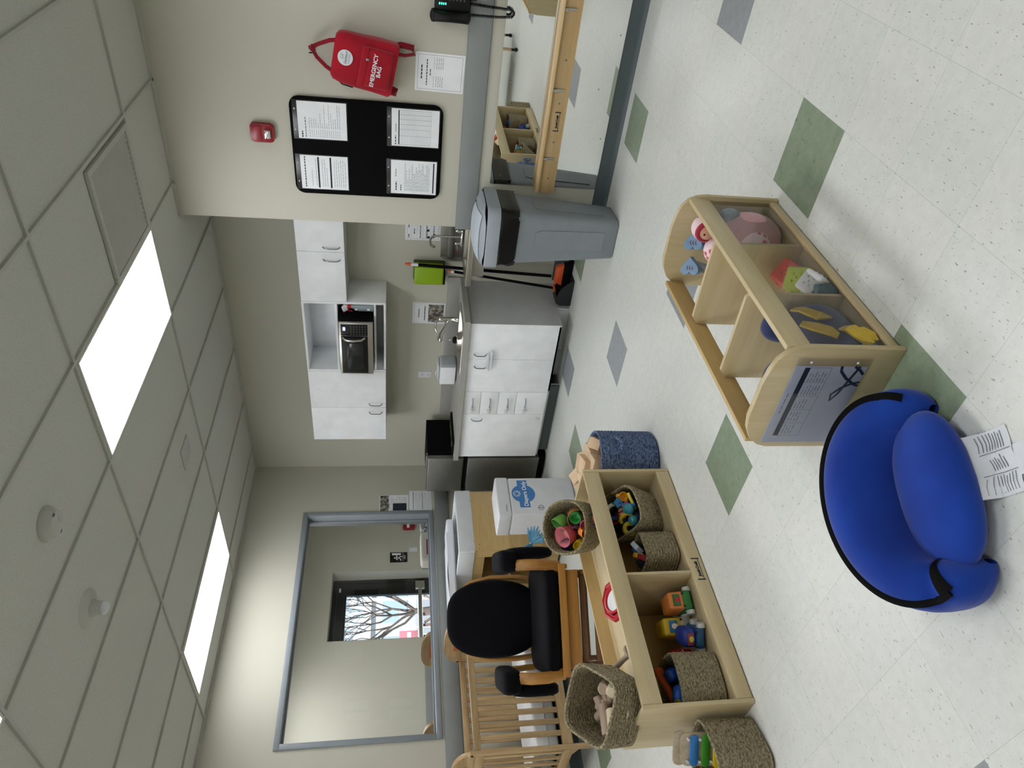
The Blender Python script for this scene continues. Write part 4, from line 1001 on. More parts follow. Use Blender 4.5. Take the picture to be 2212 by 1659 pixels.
mb = MB(); bl(mb, (sx0 + .012, ya, .378), (sx1 - .02, yb2, .392), 0); mb.build('top_tray', M_birch['y'], t)
mb = MB(); bl(mb, (sx0 + .012, ya, .056), (sx1 - .02, yb2, .068), 0); mb.build('bottom_board', M_birch['y'], t)
mb = MB(); bl(mb, (sx0 + .012, 1.735, .068), (sx1 - .006, 1.749, .378), .002); mb.build('divider', M_birch['z'], t)
text('Jonti-Craft', .018, frame((sx1 - .0018 - o.x, 1.752 - o.y, .036), (0, 1, 0), (0, 0, 1)), M_inkd, br, 'maker_mark', .0003, bold=.0013)
mb = MB(); Mf = frame((sx1 - .002 - o.x, 1.752 - o.y, .034), (0, 1, 0), (0, 0, 1))
mb.box((-.058, -.018, 0), (-.052, .02, .0005), M=Mf); mb.box((.052, -.018, 0), (.058, .02, .0005), M=Mf); mb.box((-.052, -.013, 0), (.052, -.010, .0005), M=Mf); mb.build('mark_rule', M_inkd, br)

def basket(label, M, r, h, mat, sq=3.2, flare=1.08, seed=1, group='woven toy baskets', wob=.012, name='basket', seam=True, ridges=11):
    t = thing(name, label, 'basket', M, group=group); R = random.Random(seed); ph = [R.uniform(0, 6) for _ in range(4)]
    seg = 56; th = .011
    def ring(rr, z, w):
        out = []
        for k in range(seg):
            a = 2 * PI * (k + .5) / seg; c, s = math.cos(a), math.sin(a); q = (abs(c) ** sq + abs(s) ** sq) ** (-1 / sq)
            f = 1 + w * (math.sin(2 * a + ph[0]) + .6 * math.sin(3 * a + ph[1])); zz = z + w * h * .8 * math.sin(2 * a + ph[2])
            out.append((rr * q * c * f, rr * q * s * f, zz))
        return out
    rings = [ring(r * .9, .0015, 0), ring(r * .97, .006, 0)]; n = ridges * 4
    for i in range(1, n):
        f = i / n; rings.append(ring(r * (1 + (flare - 1) * f) + .0026 * math.sin(i * PI / 2), .008 + (h - .012) * f, wob * f))
    rings += [ring(r * flare + .001, h - .002, wob), ring(r * flare - th * .5, h + .003, wob), ring(r * flare - th, h - .002, wob)]
    for i in range(n - 1, 0, -2):
        f = i / n; rings.append(ring(r * (1 + (flare - 1) * f) - th + .0022 * math.sin(i * PI / 2), .012 + (h - .016) * f, wob * f))
    rings.append(ring(r * .9, .014, 0))
    mb = MB(); loft(mb, rings, True, True); mb.build('woven_body', mat, t, 70)
    if seam:
        mb = MB(); pts = [Vector(p) for p in ring(r * flare - th * .4, h + .0015, wob)]; mb.tube(pts, .0062, 8, True); mb.build('plaited_rim', mat, t, 70)
    return t
# --- baskets on the tray
def look(M0, yaw, tl): return M0 @ rotz(yaw) @ Matrix.Rotation(tl, 4, 'Y')
CAM = math.atan2(-1.9, 2.7)
MA = trs((-2.80, 2.15, .462)) @ rotz(-.62) @ Matrix.Rotation(math.radians(42), 4, 'Y') @ Matrix.Translation((0, 0, -.005))
basket('round seagrass basket of coloured cups tipped on the far end of the shelf top', MA, .122, .155, M_grass, 2.3, 1.06, 2, wob=.016)
MBk = trs((-2.80, 1.255, .475)) @ rotz(-.35) @ Matrix.Rotation(math.radians(27), 4, 'Y') @ rotz(PI / 4 + .28)
basket('square seagrass basket of wooden pegs tipped on the near end of the shelf top', MBk, .128, .165, M_grass2, 5.0, 1.05, 5, wob=.012)
MC = trs((-2.80, 2.19, .128)) @ rotz(-.35) @ Matrix.Rotation(math.radians(34), 4, 'Y') @ rotz(.25)
basket('square basket heaped with bright rattles in the far shelf compartment', MC, .112, .19, M_grass2, 4.0, 1.10, 7, wob=.02)
MD = trs((-2.72, 1.925, .069)) @ rotz(.05)
basket('smallest jute basket standing in front of the shelf divider', MD, .082, .165, M_grass2, 4.5, 1.03, 9, wob=.01)
ME = trs((-2.755, 1.295, .069)) @ rotz(-.1)
basket('jute basket with blue and orange toys in the near shelf compartment', ME, .112, .19, M_grass2, 4.0, 1.04, 12, wob=.014)
MF = trs((-2.745, .995, .0)) @ rotz(.3)
basket('jute basket holding a xylophone on the floor against the shelf end', MF, .118, .215, M_grass2, 4.2, 1.02, 15, wob=.012)

# --- coloured cups
def cup(label, M, r, h, col, col_in=None, group='coloured wooden cups'):
    t = thing('cup', label, 'cup', M, group=group); m = flat('cup_' + col.strip('#'), col, .5)
    mb = MB(); mb.lathe([(0, 0), (r * .72, .0), (r * .8, .004), (r, h), (r * .96, h + .001), (r * .93, h - .002), (r * .72, .012), (0, .008)], 26); mb.build('cup_body', m, t, 50)
    if col_in:
        mb = MB(); mb.lathe([(r * .925, h - .003), (r * .715, .013), (0, .009)], 26); mb.build('inside', flat('cup_' + col_in.strip('#'), col_in, .5), t, 50)
    return t
CU = [((-.012, -.03, .085), (.3, -.25, 0), .052, .062, '#D0636F', '#DE9298', 'large pink cup in the middle of the seagrass basket'),
      ((.025, .06, .095), (.3, .9, -.3), .05, .05, '#9A6A34', '#6B4A28', 'brown cup with its dark inside showing in the seagrass basket'),
      ((-.045, .045, .085), (.7, -.5, 0), .042, .055, '#6FAE4E', '#4F8E40', 'light green cup lying over in the seagrass basket'),
      ((.05, .06, .12), (.5, .4, 0), .028, .05, '#3FA34E', None, 'small bright green cup inside the brown one'),
      ((.055, -.02, .09), (.3, 1.1, 0), .03, .05, '#F0912E', None, 'orange cup beside the large pink cup'),
      ((.03, -.075, .075), (.5, .4, 0), .028, .04, '#E0C832', None, 'yellow cup at the near rim of the seagrass basket'),
      ((-.055, -.07, .06), (.4, .3, .4), .028, .05, '#33486E', None, 'dark blue cup in the shade of the seagrass basket'),
      ((.078, .02, .10), (.6, .5, .4), .026, .05, '#DA6A84', None, 'rose pink cup tucked against the basket wall'),
      ((.02, .012, .075), (.8, .3, .4), .026, .05, '#6D3A74', None, 'purple cup at the bottom of the seagrass basket')]
for p, rt, r, hh_, c, ci, lb in CU: cup(lb, MA @ trs(p, rt), r, hh_, c, ci)
cup('blue cup fallen on the shelf top beside the seagrass basket', trs((-2.665, 2.085, .428)) @ rotz(-.35) @ Matrix.Rotation(math.radians(68), 4, 'Y') @ trs((0, 0, -.025)), .036, .05, '#4A7298', '#2F4C73')
cup('pink cup leaning in the fallen blue cup', trs((-2.648, 2.09, .436)) @ rotz(-.2) @ Matrix.Rotation(math.radians(110), 4, 'X') @ trs((0, 0, -.008)), .018, .034, '#DB7A80')
# --- wooden pegs and blocks in the square basket
M_peg = flat('pale_peg', '#CDBFA2', .6)
def peg(label, M, r, h, mat=None, grp='pale wooden pegs'):
    t = thing('wooden_peg', label, 'peg', M, group=grp); mb = MB(); mb.lathe([(0, 0), (r * .9, 0), (r, .004), (r, h - .006), (r * .82, h), (0, h)], 20); mb.build('peg_body', mat or M_peg, t, 50)
M_peg2 = flat('brown_peg', '#A08C78', .6)
PG = [((.035, -.02, .085), (1.35, .25, .15), .022, .115, None, 'longest pale wooden peg in the square basket'), ((-.01, .0, .08), (1.3, .3, .2), .022, .12, M_peg2, 'grey-brown peg lying against the long pale one'),
      ((.03, .065, .10), (.3, .7, 0), .024, .055, M_peg2, 'short upright brown peg in the square basket'), ((.075, .055, .10), (.5, .6, .2), .022, .06, None, 'pale peg leaning on the far wall of the square basket'),
      ((.08, -.01, .075), (1.1, .4, .6), .022, .06, None, 'stub of a pale peg low in the square basket')]
mb = MB(); r8 = random.Random(4)
for i in range(16):
    a = r8.uniform(0, 6.28); q = .07 * math.sqrt(r8.random()); c = Vector((q * math.cos(a), q * math.sin(a), .035 + .03 * r8.random())); d = Vector((r8.uniform(-1, 1), r8.uniform(-1, 1), .2)).normalized() * .028; mb.cyl(MBk @ (c - d), MBk @ (c + d), .018, seg=10)
o = mb.build('peg_heap', M_peg2); o['kind'] = 'stuff'; tag(o, 'further wooden pegs at the bottom of the tipped square basket', 'pegs')
MBr = MBk @ rotz(-PI / 4 - .28)
for p, rt, r, hh_, m, lb in PG: peg(lb, MBr @ trs(p, rt), r, hh_, m)
# --- things on the tray
t = thing('toy_mirror', 'red plastic octagonal toy mirror lying on the shelf top', 'toy mirror', trs((-2.69, 1.665, .4225)) @ rotz(.0) @ Matrix.Rotation(math.radians(24), 4, 'Y'))
oc = lambda r, z, k=1.15: [(r * math.cos(a), k * r * math.sin(a), z) for a in [PI / 8 + PI / 4 * i for i in range(8)]]
mb = MB(); loft(mb, [oc(.082, -.008), oc(.086, .002), oc(.084, .012), oc(.074, .016), oc(.07, .010), oc(.062, .010)], True, False)
mb.lathe([(.062, .010), (.06, .017), (.052, .018), (.048, .009)], 32); mb.build('frame', flat('toy_red', '#B5202B', .3), t, 40)
mb = MB(); mb.lathe([(0, .0095), (.0495, .009)], 32); mb.build('mirror_disc', flat('white_disc', '#E6EAEC', .12), t)
t = thing('wooden_stand', 'turned grey wooden cup stand tipped against the shelf lip', 'wooden toy', trs((-2.70, 1.405, .435)) @ rotz(.2) @ Matrix.Rotation(math.radians(-58), 4, 'Y'))
M_gw = wood('greyed_wood', '#BDAE96', '#8D806B', 'z')
mb = MB(); mb.lathe([(0, -.034), (.03, -.034), (.036, -.03), (.036, -.02), (.012, -.012), (0, -.012)], 26, sx=1.0); mb.build('base_disc', M_gw, t, 50)
mb = MB(); mb.lathe([(.012, -.0125), (.011, .02), (.014, .07), (.012, .082), (0, .084)], 20); mb.build('stem', M_gw, t, 50)
# ------------------------------------------------------------------ toys in the low shelf
def P(c, r=.3): return flat('toy_' + c.strip('#'), c, r)
def ringtoy(label, M, R, r, cols, a0=0, a1=2 * PI, grp='bright rattles', name='ring_rattle'):
    t = thing(name, label, 'rattle', M, group=grp); n = len(cols)
    for i, c in enumerate(cols):
        b0 = a0 + (a1 - a0) * i / n; b1 = a0 + (a1 - a0) * (i + 1) / n
        mb = MB(); mb.tube([(R * math.cos(b0 + (b1 - b0) * k / 8), R * math.sin(b0 + (b1 - b0) * k / 8), 0) for k in range(9)], r, 10); mb.build('segment', P(c), t, 60)
    return t
def balltoy(label, M, r, c, nub=None, grp='bright rattles'):
    t = thing('rattle_ball', label, 'rattle', M, group=grp); mb = MB(); mb.ball((0, 0, 0), r, 20); mb.build('ball', P(c, .08), t, 80)
    if nub:
        mb = MB(); mb.tube([(0, 0, -r * .9), (r * .2, .01, -r * 1.5)], [.011, .009], 10); mb.ball((r * .2, .012, -r * 1.6), .014, 12); mb.build('handle', P(nub), t)
    return t
ringtoy('green and purple ring rattle near the back of the rattle basket', MC @ trs((-.03, .03, .185), (.5, .7, 0)), .034, .010, ['#6FAE35', '#E4E4DC', '#5B2F86', '#2B3FA0', '#A22A20'])
balltoy('larger clear teal rattle ball at the front of the basket', MC @ trs((.058, -.01, .195)), .030, '#3F8FA0', '#7CB03A')
balltoy('smaller clear teal rattle ball beside the jute rim', MC @ trs((.05, -.066, .175)), .026, '#3A8593', '#8DB63A')
ringtoy('yellow crescent ring rattle at the near rim of the rattle basket', MC @ trs((.01, -.088, .165), (.4, .6, .5)), .028, .012, ['#C9B02E', '#C9B02E', '#8A7A20'], .3, 5.6)
ringtoy('yellow arched rattle handle between the two teal balls', MC @ trs((.022, -.045, .185), (1.2, .3, .2)), .03, .009, ['#B9A52C', '#B9A52C'], 0, PI)
t = thing('orange_duck_toy', 'orange toy with a cup-shaped opening at the far rim of the rattle basket', 'toy', MC @ trs((.055, .062, .195), (.4, .9, 0)))
mb = MB(); mb.lathe([(0, -.03), (.016, -.025), (.02, 0), (.024, .012), (.02, .012), (.012, -.01), (0, -.012)], 18); mb.build('body', P('#DE9A22'), t, 50)
mb = MB(); mb.ball((-.012, .012, -.035), .013, 12); mb.build('knob', P('#E3A93A'), t)
t = thing('blue_star_rattle', 'pale blue star-shaped rattle with a dark blue grip in the basket', 'rattle', MC @ trs((.018, .05, .19), (.3, .5, .4)), group='bright rattles')
mb = MB(); mb.prism([((.034 if i % 2 == 0 else .018) * math.cos(PI * i / 5), (.034 if i % 2 == 0 else .018) * math.sin(PI * i / 5)) for i in range(10)], -.007, .007, bev=.002); mb.build('star', P('#2E7FB5'), t)
mb = MB(); mb.tube([(0, 0, 0), (.01, -.04, -.005), (.012, -.065, -.01)], [.009, .009, .011], 10); mb.build('grip', P('#1D3F8A'), t)
t = thing('pink_clip_toy', 'small magenta toy clip lying between the rattles', 'toy', MC @ trs((.045, .022, .19), (.3, .4, .8)))
mb = MB(); mb.box((-.018, -.009, -.007), (.018, .009, .007), .004); mb.build('clip', P('#B33A86'), t); mb = MB(); mb.ball((.02, 0, 0), .008, 10); mb.build('bead', P('#E6A73A'), t)
t = thing('striped_fish_toy', 'orange and navy striped toy fish in the middle of the rattle basket', 'toy', MC @ trs((.018, -.012, .195), (.2, .8, .1)))
mb = MB(); mb.ball((0, 0, 0), (.02, .028, .017), 16); mb.build('body', P('#D9743A'), t); mb = MB(); mb.tube([(.0195 * math.cos(a), .006, .018 * math.sin(a)) for a in [2 * PI * i / 16 for i in range(16)]], .004, 6, True); mb.build('stripe', P('#1F2A55'), t)
t = thing('red_links_toy', 'dark red plastic links at the shaded side of the rattle basket', 'toy', MC @ trs((-.05, -.005, .165), (.2, .3, .4)))
for i in range(3):
    mb = MB(); mb.tube([(.02 * math.cos(a) + i * .022, .014 * math.sin(a), .004 * i) for a in [2 * PI * k / 16 for k in range(16)]], .005, 8, True); mb.build('link', P('#A3271B'), t)
t = thing('yellow_wand_toy', 'slim yellow toy wand standing at the front rim of the rattle basket', 'toy', MC @ trs((.088, .03, .17), (.1, .2, 0)))
mb = MB(); mb.tube([(0, -.03, .02), (0, 0, .03), (0, .03, .026)], .008, 10); mb.build('shaft', P('#C8B23A'), t); mb = MB(); mb.ball((0, -.032, .02), .011, 10); mb.build('tip', P('#2A59A8'), t)
# bulk of toys under the visible ones
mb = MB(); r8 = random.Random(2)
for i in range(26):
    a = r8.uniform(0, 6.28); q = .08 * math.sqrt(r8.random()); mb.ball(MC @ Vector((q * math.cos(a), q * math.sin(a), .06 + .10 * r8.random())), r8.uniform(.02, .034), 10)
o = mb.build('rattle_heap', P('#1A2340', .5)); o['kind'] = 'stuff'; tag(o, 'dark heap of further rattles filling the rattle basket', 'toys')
# small basket pieces
for (p, rt, c, lb) in (((-.02, .03, .16), (.5, .3, .2), '#2C5E9C', 'blue block poking out of the smallest jute basket'), ((.01, .03, .175), (.2, .7, .5), '#B8C2CC', 'white block poking out of the smallest jute basket'),
                       ((-.01, -.01, .165), (.6, .4, 1.0), '#C7A52B', 'yellow strip toy poking out of the smallest jute basket'), ((.02, -.04, .16), (.3, .2, .7), '#8E2530', 'dark red piece at the front of the smallest jute basket'), ((-.03, -.03, .15), (.9, .2, .1), '#15233A', 'navy piece at the back of the smallest jute basket')):
    mb = MB(); mb.box((-.012, -.03, -.022), (.012, .03, .022), .004); o = mb.build('toy_piece', P(c, .4)); o.matrix_world = MD @ trs(p, rt); l, q, s = (MD @ trs(p, rt)).decompose(); o.location = l; o.rotation_euler = q.to_euler(); tag(o, lb, 'toy', 'pieces in the smallest jute basket')
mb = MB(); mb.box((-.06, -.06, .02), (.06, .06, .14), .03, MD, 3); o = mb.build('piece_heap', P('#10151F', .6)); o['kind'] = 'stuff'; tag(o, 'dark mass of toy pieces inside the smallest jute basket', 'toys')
# gear toys in the near basket
def cone(label, M, c, c2=None):
    t = thing('toy_cone', label, 'toy', M, group='toys in the near jute basket'); mb = MB(); mb.lathe([(0, -.03), (.03, -.028), (.034, -.02), (.026, .03), (.018, .036), (0, .037)], 22); mb.build('cone_body', P(c, .4), t, 50)
    if c2: mb = MB(); mb.lathe([(0, .0375), (.014, .0375), (.016, .034)], 18); mb.build('yellow_end', P(c2, .4), t)
cone('blue toy cone deeper in the near jute basket', ME @ trs((-.03, .055, .165), (.4, .9, 0)), '#1C4EB0')
cone('blue toy cone with a yellow end in the near jute basket', ME @ trs((.02, -.045, .17), (.9, .5, 0)), '#1F55B8', '#B8A22A')
t = thing('toy_wrench', 'orange plastic toy wrench slanting out of the near jute basket', 'toy', ME @ trs((-.02, .0, .185), (.2, -.2, .5)))
mb = MB(); mb.tube([(.045, .06, .02), (0, .0, .012), (-.05, -.06, .01)], .015, 10); mb.build('shaft', P('#C2521D', .45), t); mb = MB(); mb.tube([(.03, .075, .02), (.05, .058, .024), (.062, .04, .02)], .018, 10); mb.build('jaw', P('#CB5A22', .45), t)
t = thing('toy_wrench', 'dark orange toy tool lying below the wrench in the near jute basket', 'toy', ME @ trs((-.06, -.055, .15), (.2, .3, 1.2)))
mb = MB(); mb.tube([(-.06, 0, 0), (0, .01, .01), (.06, .0, 0)], .018, 10); mb.build('shaft', P('#8F3A18', .45), t)
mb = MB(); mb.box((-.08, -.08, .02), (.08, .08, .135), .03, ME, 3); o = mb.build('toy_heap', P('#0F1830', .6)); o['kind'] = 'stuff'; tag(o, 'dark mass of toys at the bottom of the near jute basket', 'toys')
# vehicles on the bottom board, fronts towards the room
def car(label, M, w, l, h, body, base, wind, wheel='#C9CBCB', face=None, rf=.01):
    t = thing('toy_car', label, 'toy car', M, group='soft toy vehicles')
    mb = MB(); mb.box((-l / 2, -w / 2, .014), (l / 2, w / 2, .014 + h * .38), .010, seg=3); mb.build('chassis', P(base, .4), t, 60)
    mb = MB(); mb.box((-l / 2 + .004, -w / 2 + .002, .014 + h * .33), (l / 2 - .004, w / 2 - .002, .014 + h), rf, seg=3, taper=.93); b = mb.build('cab', P(body, .4), t, 60)
    mb = MB(); mb.box((l / 2 - .008, -w * .31, .014 + h * .5), (l / 2 - .001, w * .31, .014 + h * .82), .004); mb.build('windscreen', P(wind, .3), b)
    mb = MB(); mb.ball((l / 2 - .001, 0, .014 + h * .62), (.003, w * .15, h * .12), 12); mb.build('driver_face', P(face or '#C9A58A', .5), b)
    mb = MB()
    for s in (-1, 1): mb.ball((l / 2 - .001, s * w * .33, .014 + h * .36), (.003, .006, .006), 10)
    mb.build('headlight', P('#20242A', .3), b)
    for s in (-1, 1):
        for f in (-1, 1):
            mb = MB(); mb.cyl((f * l * .28, s * w * .5, .0205), (f * l * .28, s * (w * .5 + .018), .0205), .02, .019, 18); mb.build('wheel', P(wheel, .4), t, 50)
    return t
car('orange toy car with green base nearest the shelf divider', trs((-2.725, 1.655, .069), (0, 0, -.25)), .085, .12, .105, '#D9803F', '#2E7A3C', '#356B3A', face='#B02A34')
car('yellow toy bus standing behind the orange toy car', trs((-2.815, 1.585, .069), (0, 0, -.35)), .085, .13, .125, '#C9A824', '#B8B4A0', '#2F6D94', face='#E2D6C6')
car('blue rounded toy car beside the near jute basket', trs((-2.715, 1.492, .069), (0, 0, -.75)), .085, .12, .095, '#1B3690', '#1F4F78', '#7E3440', wheel='#BEBFBB', face='#C8B23A', rf=.024)
t = thing('red_toy_truck', 'dark red toy truck half hidden behind the near jute basket', 'toy truck', trs((-2.86, 1.44, .069), (0, 0, .3)))
mb = MB(); mb.box((-.05, -.05, .012), (.05, .05, .12), .018, seg=3); mb.build('body', P('#9A1C22', .4), t, 60)
mb = MB(); mb.box((.049, -.035, .06), (.052, .035, .064), .001); mb.build('trim_line', P('#D0CBC4', .5), t)
mb = MB()
for s in (-1, 1): mb.cyl((0, s * .05, .016), (0, s * .06, .016), .0155)
mb.build('wheel', P('#20242A', .4), t)
# xylophone in the floor basket
MX = frame((-2.712, 1.022, .185), (.756, .654, 0), (-.05, .05, 1)) @ Matrix.Rotation(-.03, 4, 'Z')
t = thing('xylophone', 'toy xylophone with coloured bars standing in the floor basket', 'xylophone', MX)
mb = MB(); mb.prism(rrect(.125, .25, .028), -.012, -.002, bev=.003); mb.prism(rrect(.128, .05, .02, cy=.125), -.020, -.0125, bev=.002); mb.build('wooden_base', M_gw, t)
for i, (c, y, wd) in enumerate((('#3277B8', .075, .118), ('#3F8F2A', .03, .126), ('#D8BE1E', -.016, .134), ('#D9772A', -.062, .142), ('#B92A3A', -.1, .15))):
    mb = MB(); mb.prism(rrect(wd, .032, .0155, cy=y), .002, .008, bev=.0015); b = mb.build('tone_bar', P(c, .35), t, 50)
for i in range(6):
    for s in (-1, 1): mb = MB(); mb.cyl((s * .042, .099 - i * .0455, -.002), (s * .042, .099 - i * .0455, .011), .004, .0055, 10); mb.build('peg', M_clearw, t)

# ------------------------------------------------------------------ blue rope basket of wooden blocks
MR = trs((-2.775, 2.565, 0)) @ rotz(.5)
t = basket('blue rope basket of wooden blocks beside the far end of the toy shelf', MR, .166, .31, M_rope, 2.2, 1.02, 21, group='rope baskets', wob=.03, name='rope_basket', seam=True, ridges=16)
for a in (-.75, 2.4):
    mb = MB(); c = Vector((.186 * math.cos(a), .186 * math.sin(a), .265)); tg = Vector((-math.sin(a), math.cos(a), 0)); up = Vector((0, 0, 1)); ou = Vector((math.cos(a), math.sin(a), 0))
    mb.tube([c + tg * .05 * math.cos(b) - up * .055 * math.sin(b) + ou * (.004 + .012 * math.sin(b)) for b in [PI * i / 12 for i in range(13)]], .0095, 8); mb.build('rope_handle', M_rope, t, 70)
M_blk = wood('block_wood', '#DDC3A2', '#C0A07C', 'x', .6)
MR2 = MR @ rotz(-.5)
BL = [((.04, -.045, .33), (.1, .1, .3), (.05, .085, .03), 'wooden block lying level at the near rim of the rope basket'), ((.03, .03, .335), (.05, .12, .25), (.05, .08, .03), 'wooden block with carved stripes on top of the rope basket'),
      ((.0, -.02, .372), (.08, .1, .4), (.045, .09, .026), 'upper wooden block laid across two others in the rope basket'), ((-.07, -.05, .35), (.5, -.3, .2), (.05, .07, .04), 'wooden block tilted up at the shelf side of the rope basket'),
      ((.085, .06, .30), (.9, .3, .6), (.03, .06, .06), 'triangular-looking wooden block sunk in the rope basket by its dark lining'), ((-.1, .0, .375), (.3, .5, .1), (.05, .06, .035), 'topmost pinkish wooden block at the back of the rope basket'),
      ((-.06, .06, .34), (.2, .2, 1.0), (.05, .08, .04), 'far wooden block behind the stacked ones in the rope basket'), ((-.115, -.09, .365), (.4, .9, .2), (.045, .07, .03), 'wooden block leaning out towards the white diaper bin')]
for p, rt, sz, lb in BL:
    mb = MB(); mb.box((-sz[0], -sz[1] * .6, -sz[2]), (sz[0], sz[1] * .6, sz[2]), .004); o = mb.build('wooden_block', M_blk)
    l, q, s = (MR2 @ trs(p, rt)).decompose(); o.location = l; o.rotation_euler = q.to_euler(); tag(o, lb, 'block', 'wooden blocks in the rope basket')
mb = MB(); mb.lathe([(0, .02), (.13, .02), (.135, .27), (0, .29)], 24, MR); o = mb.build('block_heap', M_blk); o['kind'] = 'stuff'; tag(o, 'further wooden blocks packed below the rim of the blue rope basket', 'blocks')

# ------------------------------------------------------------------ low see-through toy shelf
ux0, ux1, uy0, uy1 = -1.445, -1.065, 1.395, 2.302
t = thing('display_shelf', 'low birch toy shelf with rounded ends and a clear acrylic front', 'shelf', loc=((ux0 + ux1) / 2, (uy0 + uy1) / 2, 0)); o = t.location
def bl(mb, a, b, bev=.002): mb.box((a[0] - o.x, a[1] - o.y, a[2] - o.z), (b[0] - o.x, b[1] - o.y, b[2] - o.z), bev); return mb
cxm = (ux0 + ux1) / 2
side = [(ux0, .0005), (ux1, .0005), (ux1, .28), (ux1 - .004, .315), (ux1 - .018, .345), (ux1 - .045, .366), (ux1 - .085, .377), (ux1 - .13, .38), (ux0 + .12, .379), (ux0 + .075, .368), (ux0 + .035, .345), (ux0 + .01, .315), (ux0, .285)]
for (a, b) in ((uy0, uy0 + .018), (uy1 - .018, uy1)):
    mb = MB(); mb.prism([(x - o.x, z) for x, z in side], -(b - o.y), -(a - o.y), frame((0, 0, 0), (1, 0, 0), (0, 0, 1)), .003); mb.build('end_panel', M_birch['z'], t)
y0, y1 = uy0 + .018, uy1 - .018
mb = MB(); bl(mb, (ux1 - .026, y0, .272), (ux1 - .009, y1, .346), .003); mb.build('front_rail', M_birch['y'], t)
mb = MB(); bl(mb, (ux0 + .004, y0, .272), (ux0 + .020, y1, .344), .003); mb.build('back_rail', M_birchd['y'], t)
mb = MB(); bl(mb, (ux1 - .024, y0, .006), (ux1 - .008, y1, .034), .002); mb.build('sill_rail', M_birch['y'], t)
mb = MB(); bl(mb, (ux0 + .02, y0, .012), (ux1 - .024, y1, .024), .001); mb.build('bottom_board', M_birch['y'], t)
for y in (1.700, 2.0):
    mb = MB(); a = ux0 + .021; b = ux1 - .027
    mb.prism([(a - o.x, .024), (b - o.x, .024), (b - o.x, .33), (b - .015 - o.x, .345), (a + .03 - o.x, .335), (a - o.x, .31)], -(y + .007 - o.y), -(y - .007 - o.y), frame((0, 0, 0), (1, 0, 0), (0, 0, 1)), .002); mb.build('divider', M_birch['x'], t)
M_acr = glass('acrylic_sheet', (.99, .99, .99), .7, .012)
mb = MB(); mb.quad([(ux1 - .016 - o.x, y0 - o.y, .030), (ux1 - .016 - o.x, y1 - o.y, .030), (ux1 - .016 - o.x, y1 - o.y, .28), (ux1 - .016 - o.x, y0 - o.y, .28)]); mb.build('acrylic_front', M_acr, t)
mb = MB(); bl(mb, (ux1 - .018, y0 + .001, .029), (ux1 - .013, y1 - .001, .0365), .001); mb.build('acrylic_channel', M_edge, t)
# printed sheet in a clear holder on the near end
M_pe = flat('bluish_print_paper', '#D0D5E6', .5)
t = thing('plan_sheet', 'landscape plan sheet with a navy bar in a clear holder on the shelf end', 'page', frame((-1.275, uy0 - .0005, .2), (1, 0, 0), (0, 0, 1)))
mb = MB(); mb.box((-.148, -.108, .0005), (.148, .108, .0012)); mb.build('paper', M_pe, t)
mb = MB(); mb.quad([(-.12, .062, .0016), (.142, .062, .0016), (.142, .078, .0016), (-.12, .078, .0016)]); mb.build('header_bar', M_inkd, t)
rr = [(-.12, .142, -.002, .0012)]; r9 = random.Random(6)
for i in range(5):
    for k in range(6 if i > 2 else 4): rr += words(-.112 + i * .051, -.112 + i * .051 + r9.uniform(.025, .042), .053 - k * .009, .0022, r9)
rr += words(-.03, .05, .092, .003, r9)
mb = lines(rr, .0016)
for i in range(6):
    u = -.12 + i * .0524; mb.quad([(u - .0006, -.002, .0016), (u + .0006, -.002, .0016), (u + .0006, .062, .0016), (u - .0006, .062, .0016)])
mb.build('print', M_ink, t)
mb = MB()
mb.tube([(.148, -.03, .0016), (.13, -.035, .0016), (.105, -.06, .0016), (.085, -.09, .0016), (.078, -.108, .0016)], .0042, 4, squash=(1, .2))
mb.tube([(.02, -.045, .0016), (.045, -.04, .0016), (.07, -.06, .0016), (.085, -.085, .0016), (.092, -.108, .0016)], [.002, .004, .0045, .004, .004], 4, squash=(1, .2))
mb.tube([(.02, -.045, .0016), (.05, -.06, .0016), (.09, -.07, .0016), (.148, -.085, .0016)], [.002, .004, .004, .004], 4, squash=(1, .2)); mb.tube([(.12, -.106, .0016), (.135, -.09, .0016), (.148, -.07, .0016)], .0042, 4, squash=(1, .2)); mb.build('ink_logo', flat('logo_ink', '#2A3550', .6), t)
h = thing('sheet_holder', 'clear acrylic holder screwed to the near end of the see-through shelf', 'holder', frame((-1.262, uy0 - .0045, .2), (1, 0, 0), (0, 0, 1)))
mb = MB(); mb.quad([(-.165, -.112, 0), (.165, -.112, 0), (.165, .112, 0), (-.165, .112, 0)]); mb.build('clear_sheet', glass('holder_sheet', (.97, .97, .98), .7, .02), h)
mb = MB()
for v in (-.07, .07): mb.lathe([(0, .003), (.003, .002), (.004, 0)], 10, trs((.15, v, 0)))
mb.build('screw', M_clearw, h)
# soft blocks in the middle compartment
def softblock(label, M, c, s=.04):
    t = thing('soft_block', label, 'block', M, group='soft rubber blocks'); m = flat('soft_' + c.strip('#'), c, .5)
    mb = MB(); mb.box((-s, -s, -s), (s, s, s), .009, seg=2); b = mb.build('cube', m, t, 50)
    mb = MB()
    for ax in range(3):
        for sg in (-1, 1):
            for (a, bb) in ((-.3, -.3), (.3, .3), (0, 0), (-.3, .3), (.3, -.3)):
                p = [0, 0, 0]; p[ax] = sg * s; p[(ax + 1) % 3] = a * s; p[(ax + 2) % 3] = bb * s; mb.ball(p, s * .13, 8)
    mb.build('raised_dots', m, t)
softblock('coral red soft block behind the acrylic front', trs((-1.17, 1.925, .075), (.5, .6, .3)), '#D2554F', .042)
softblock('lime green soft block stacked on the others behind the acrylic', trs((-1.145, 1.855, .078), (.6, .3, .7)), '#A9B83A', .04)
softblock('white soft block tilted against the near divider', trs((-1.115, 1.79, .075), (.35, .5, .25)), '#D3D2D2', .036)
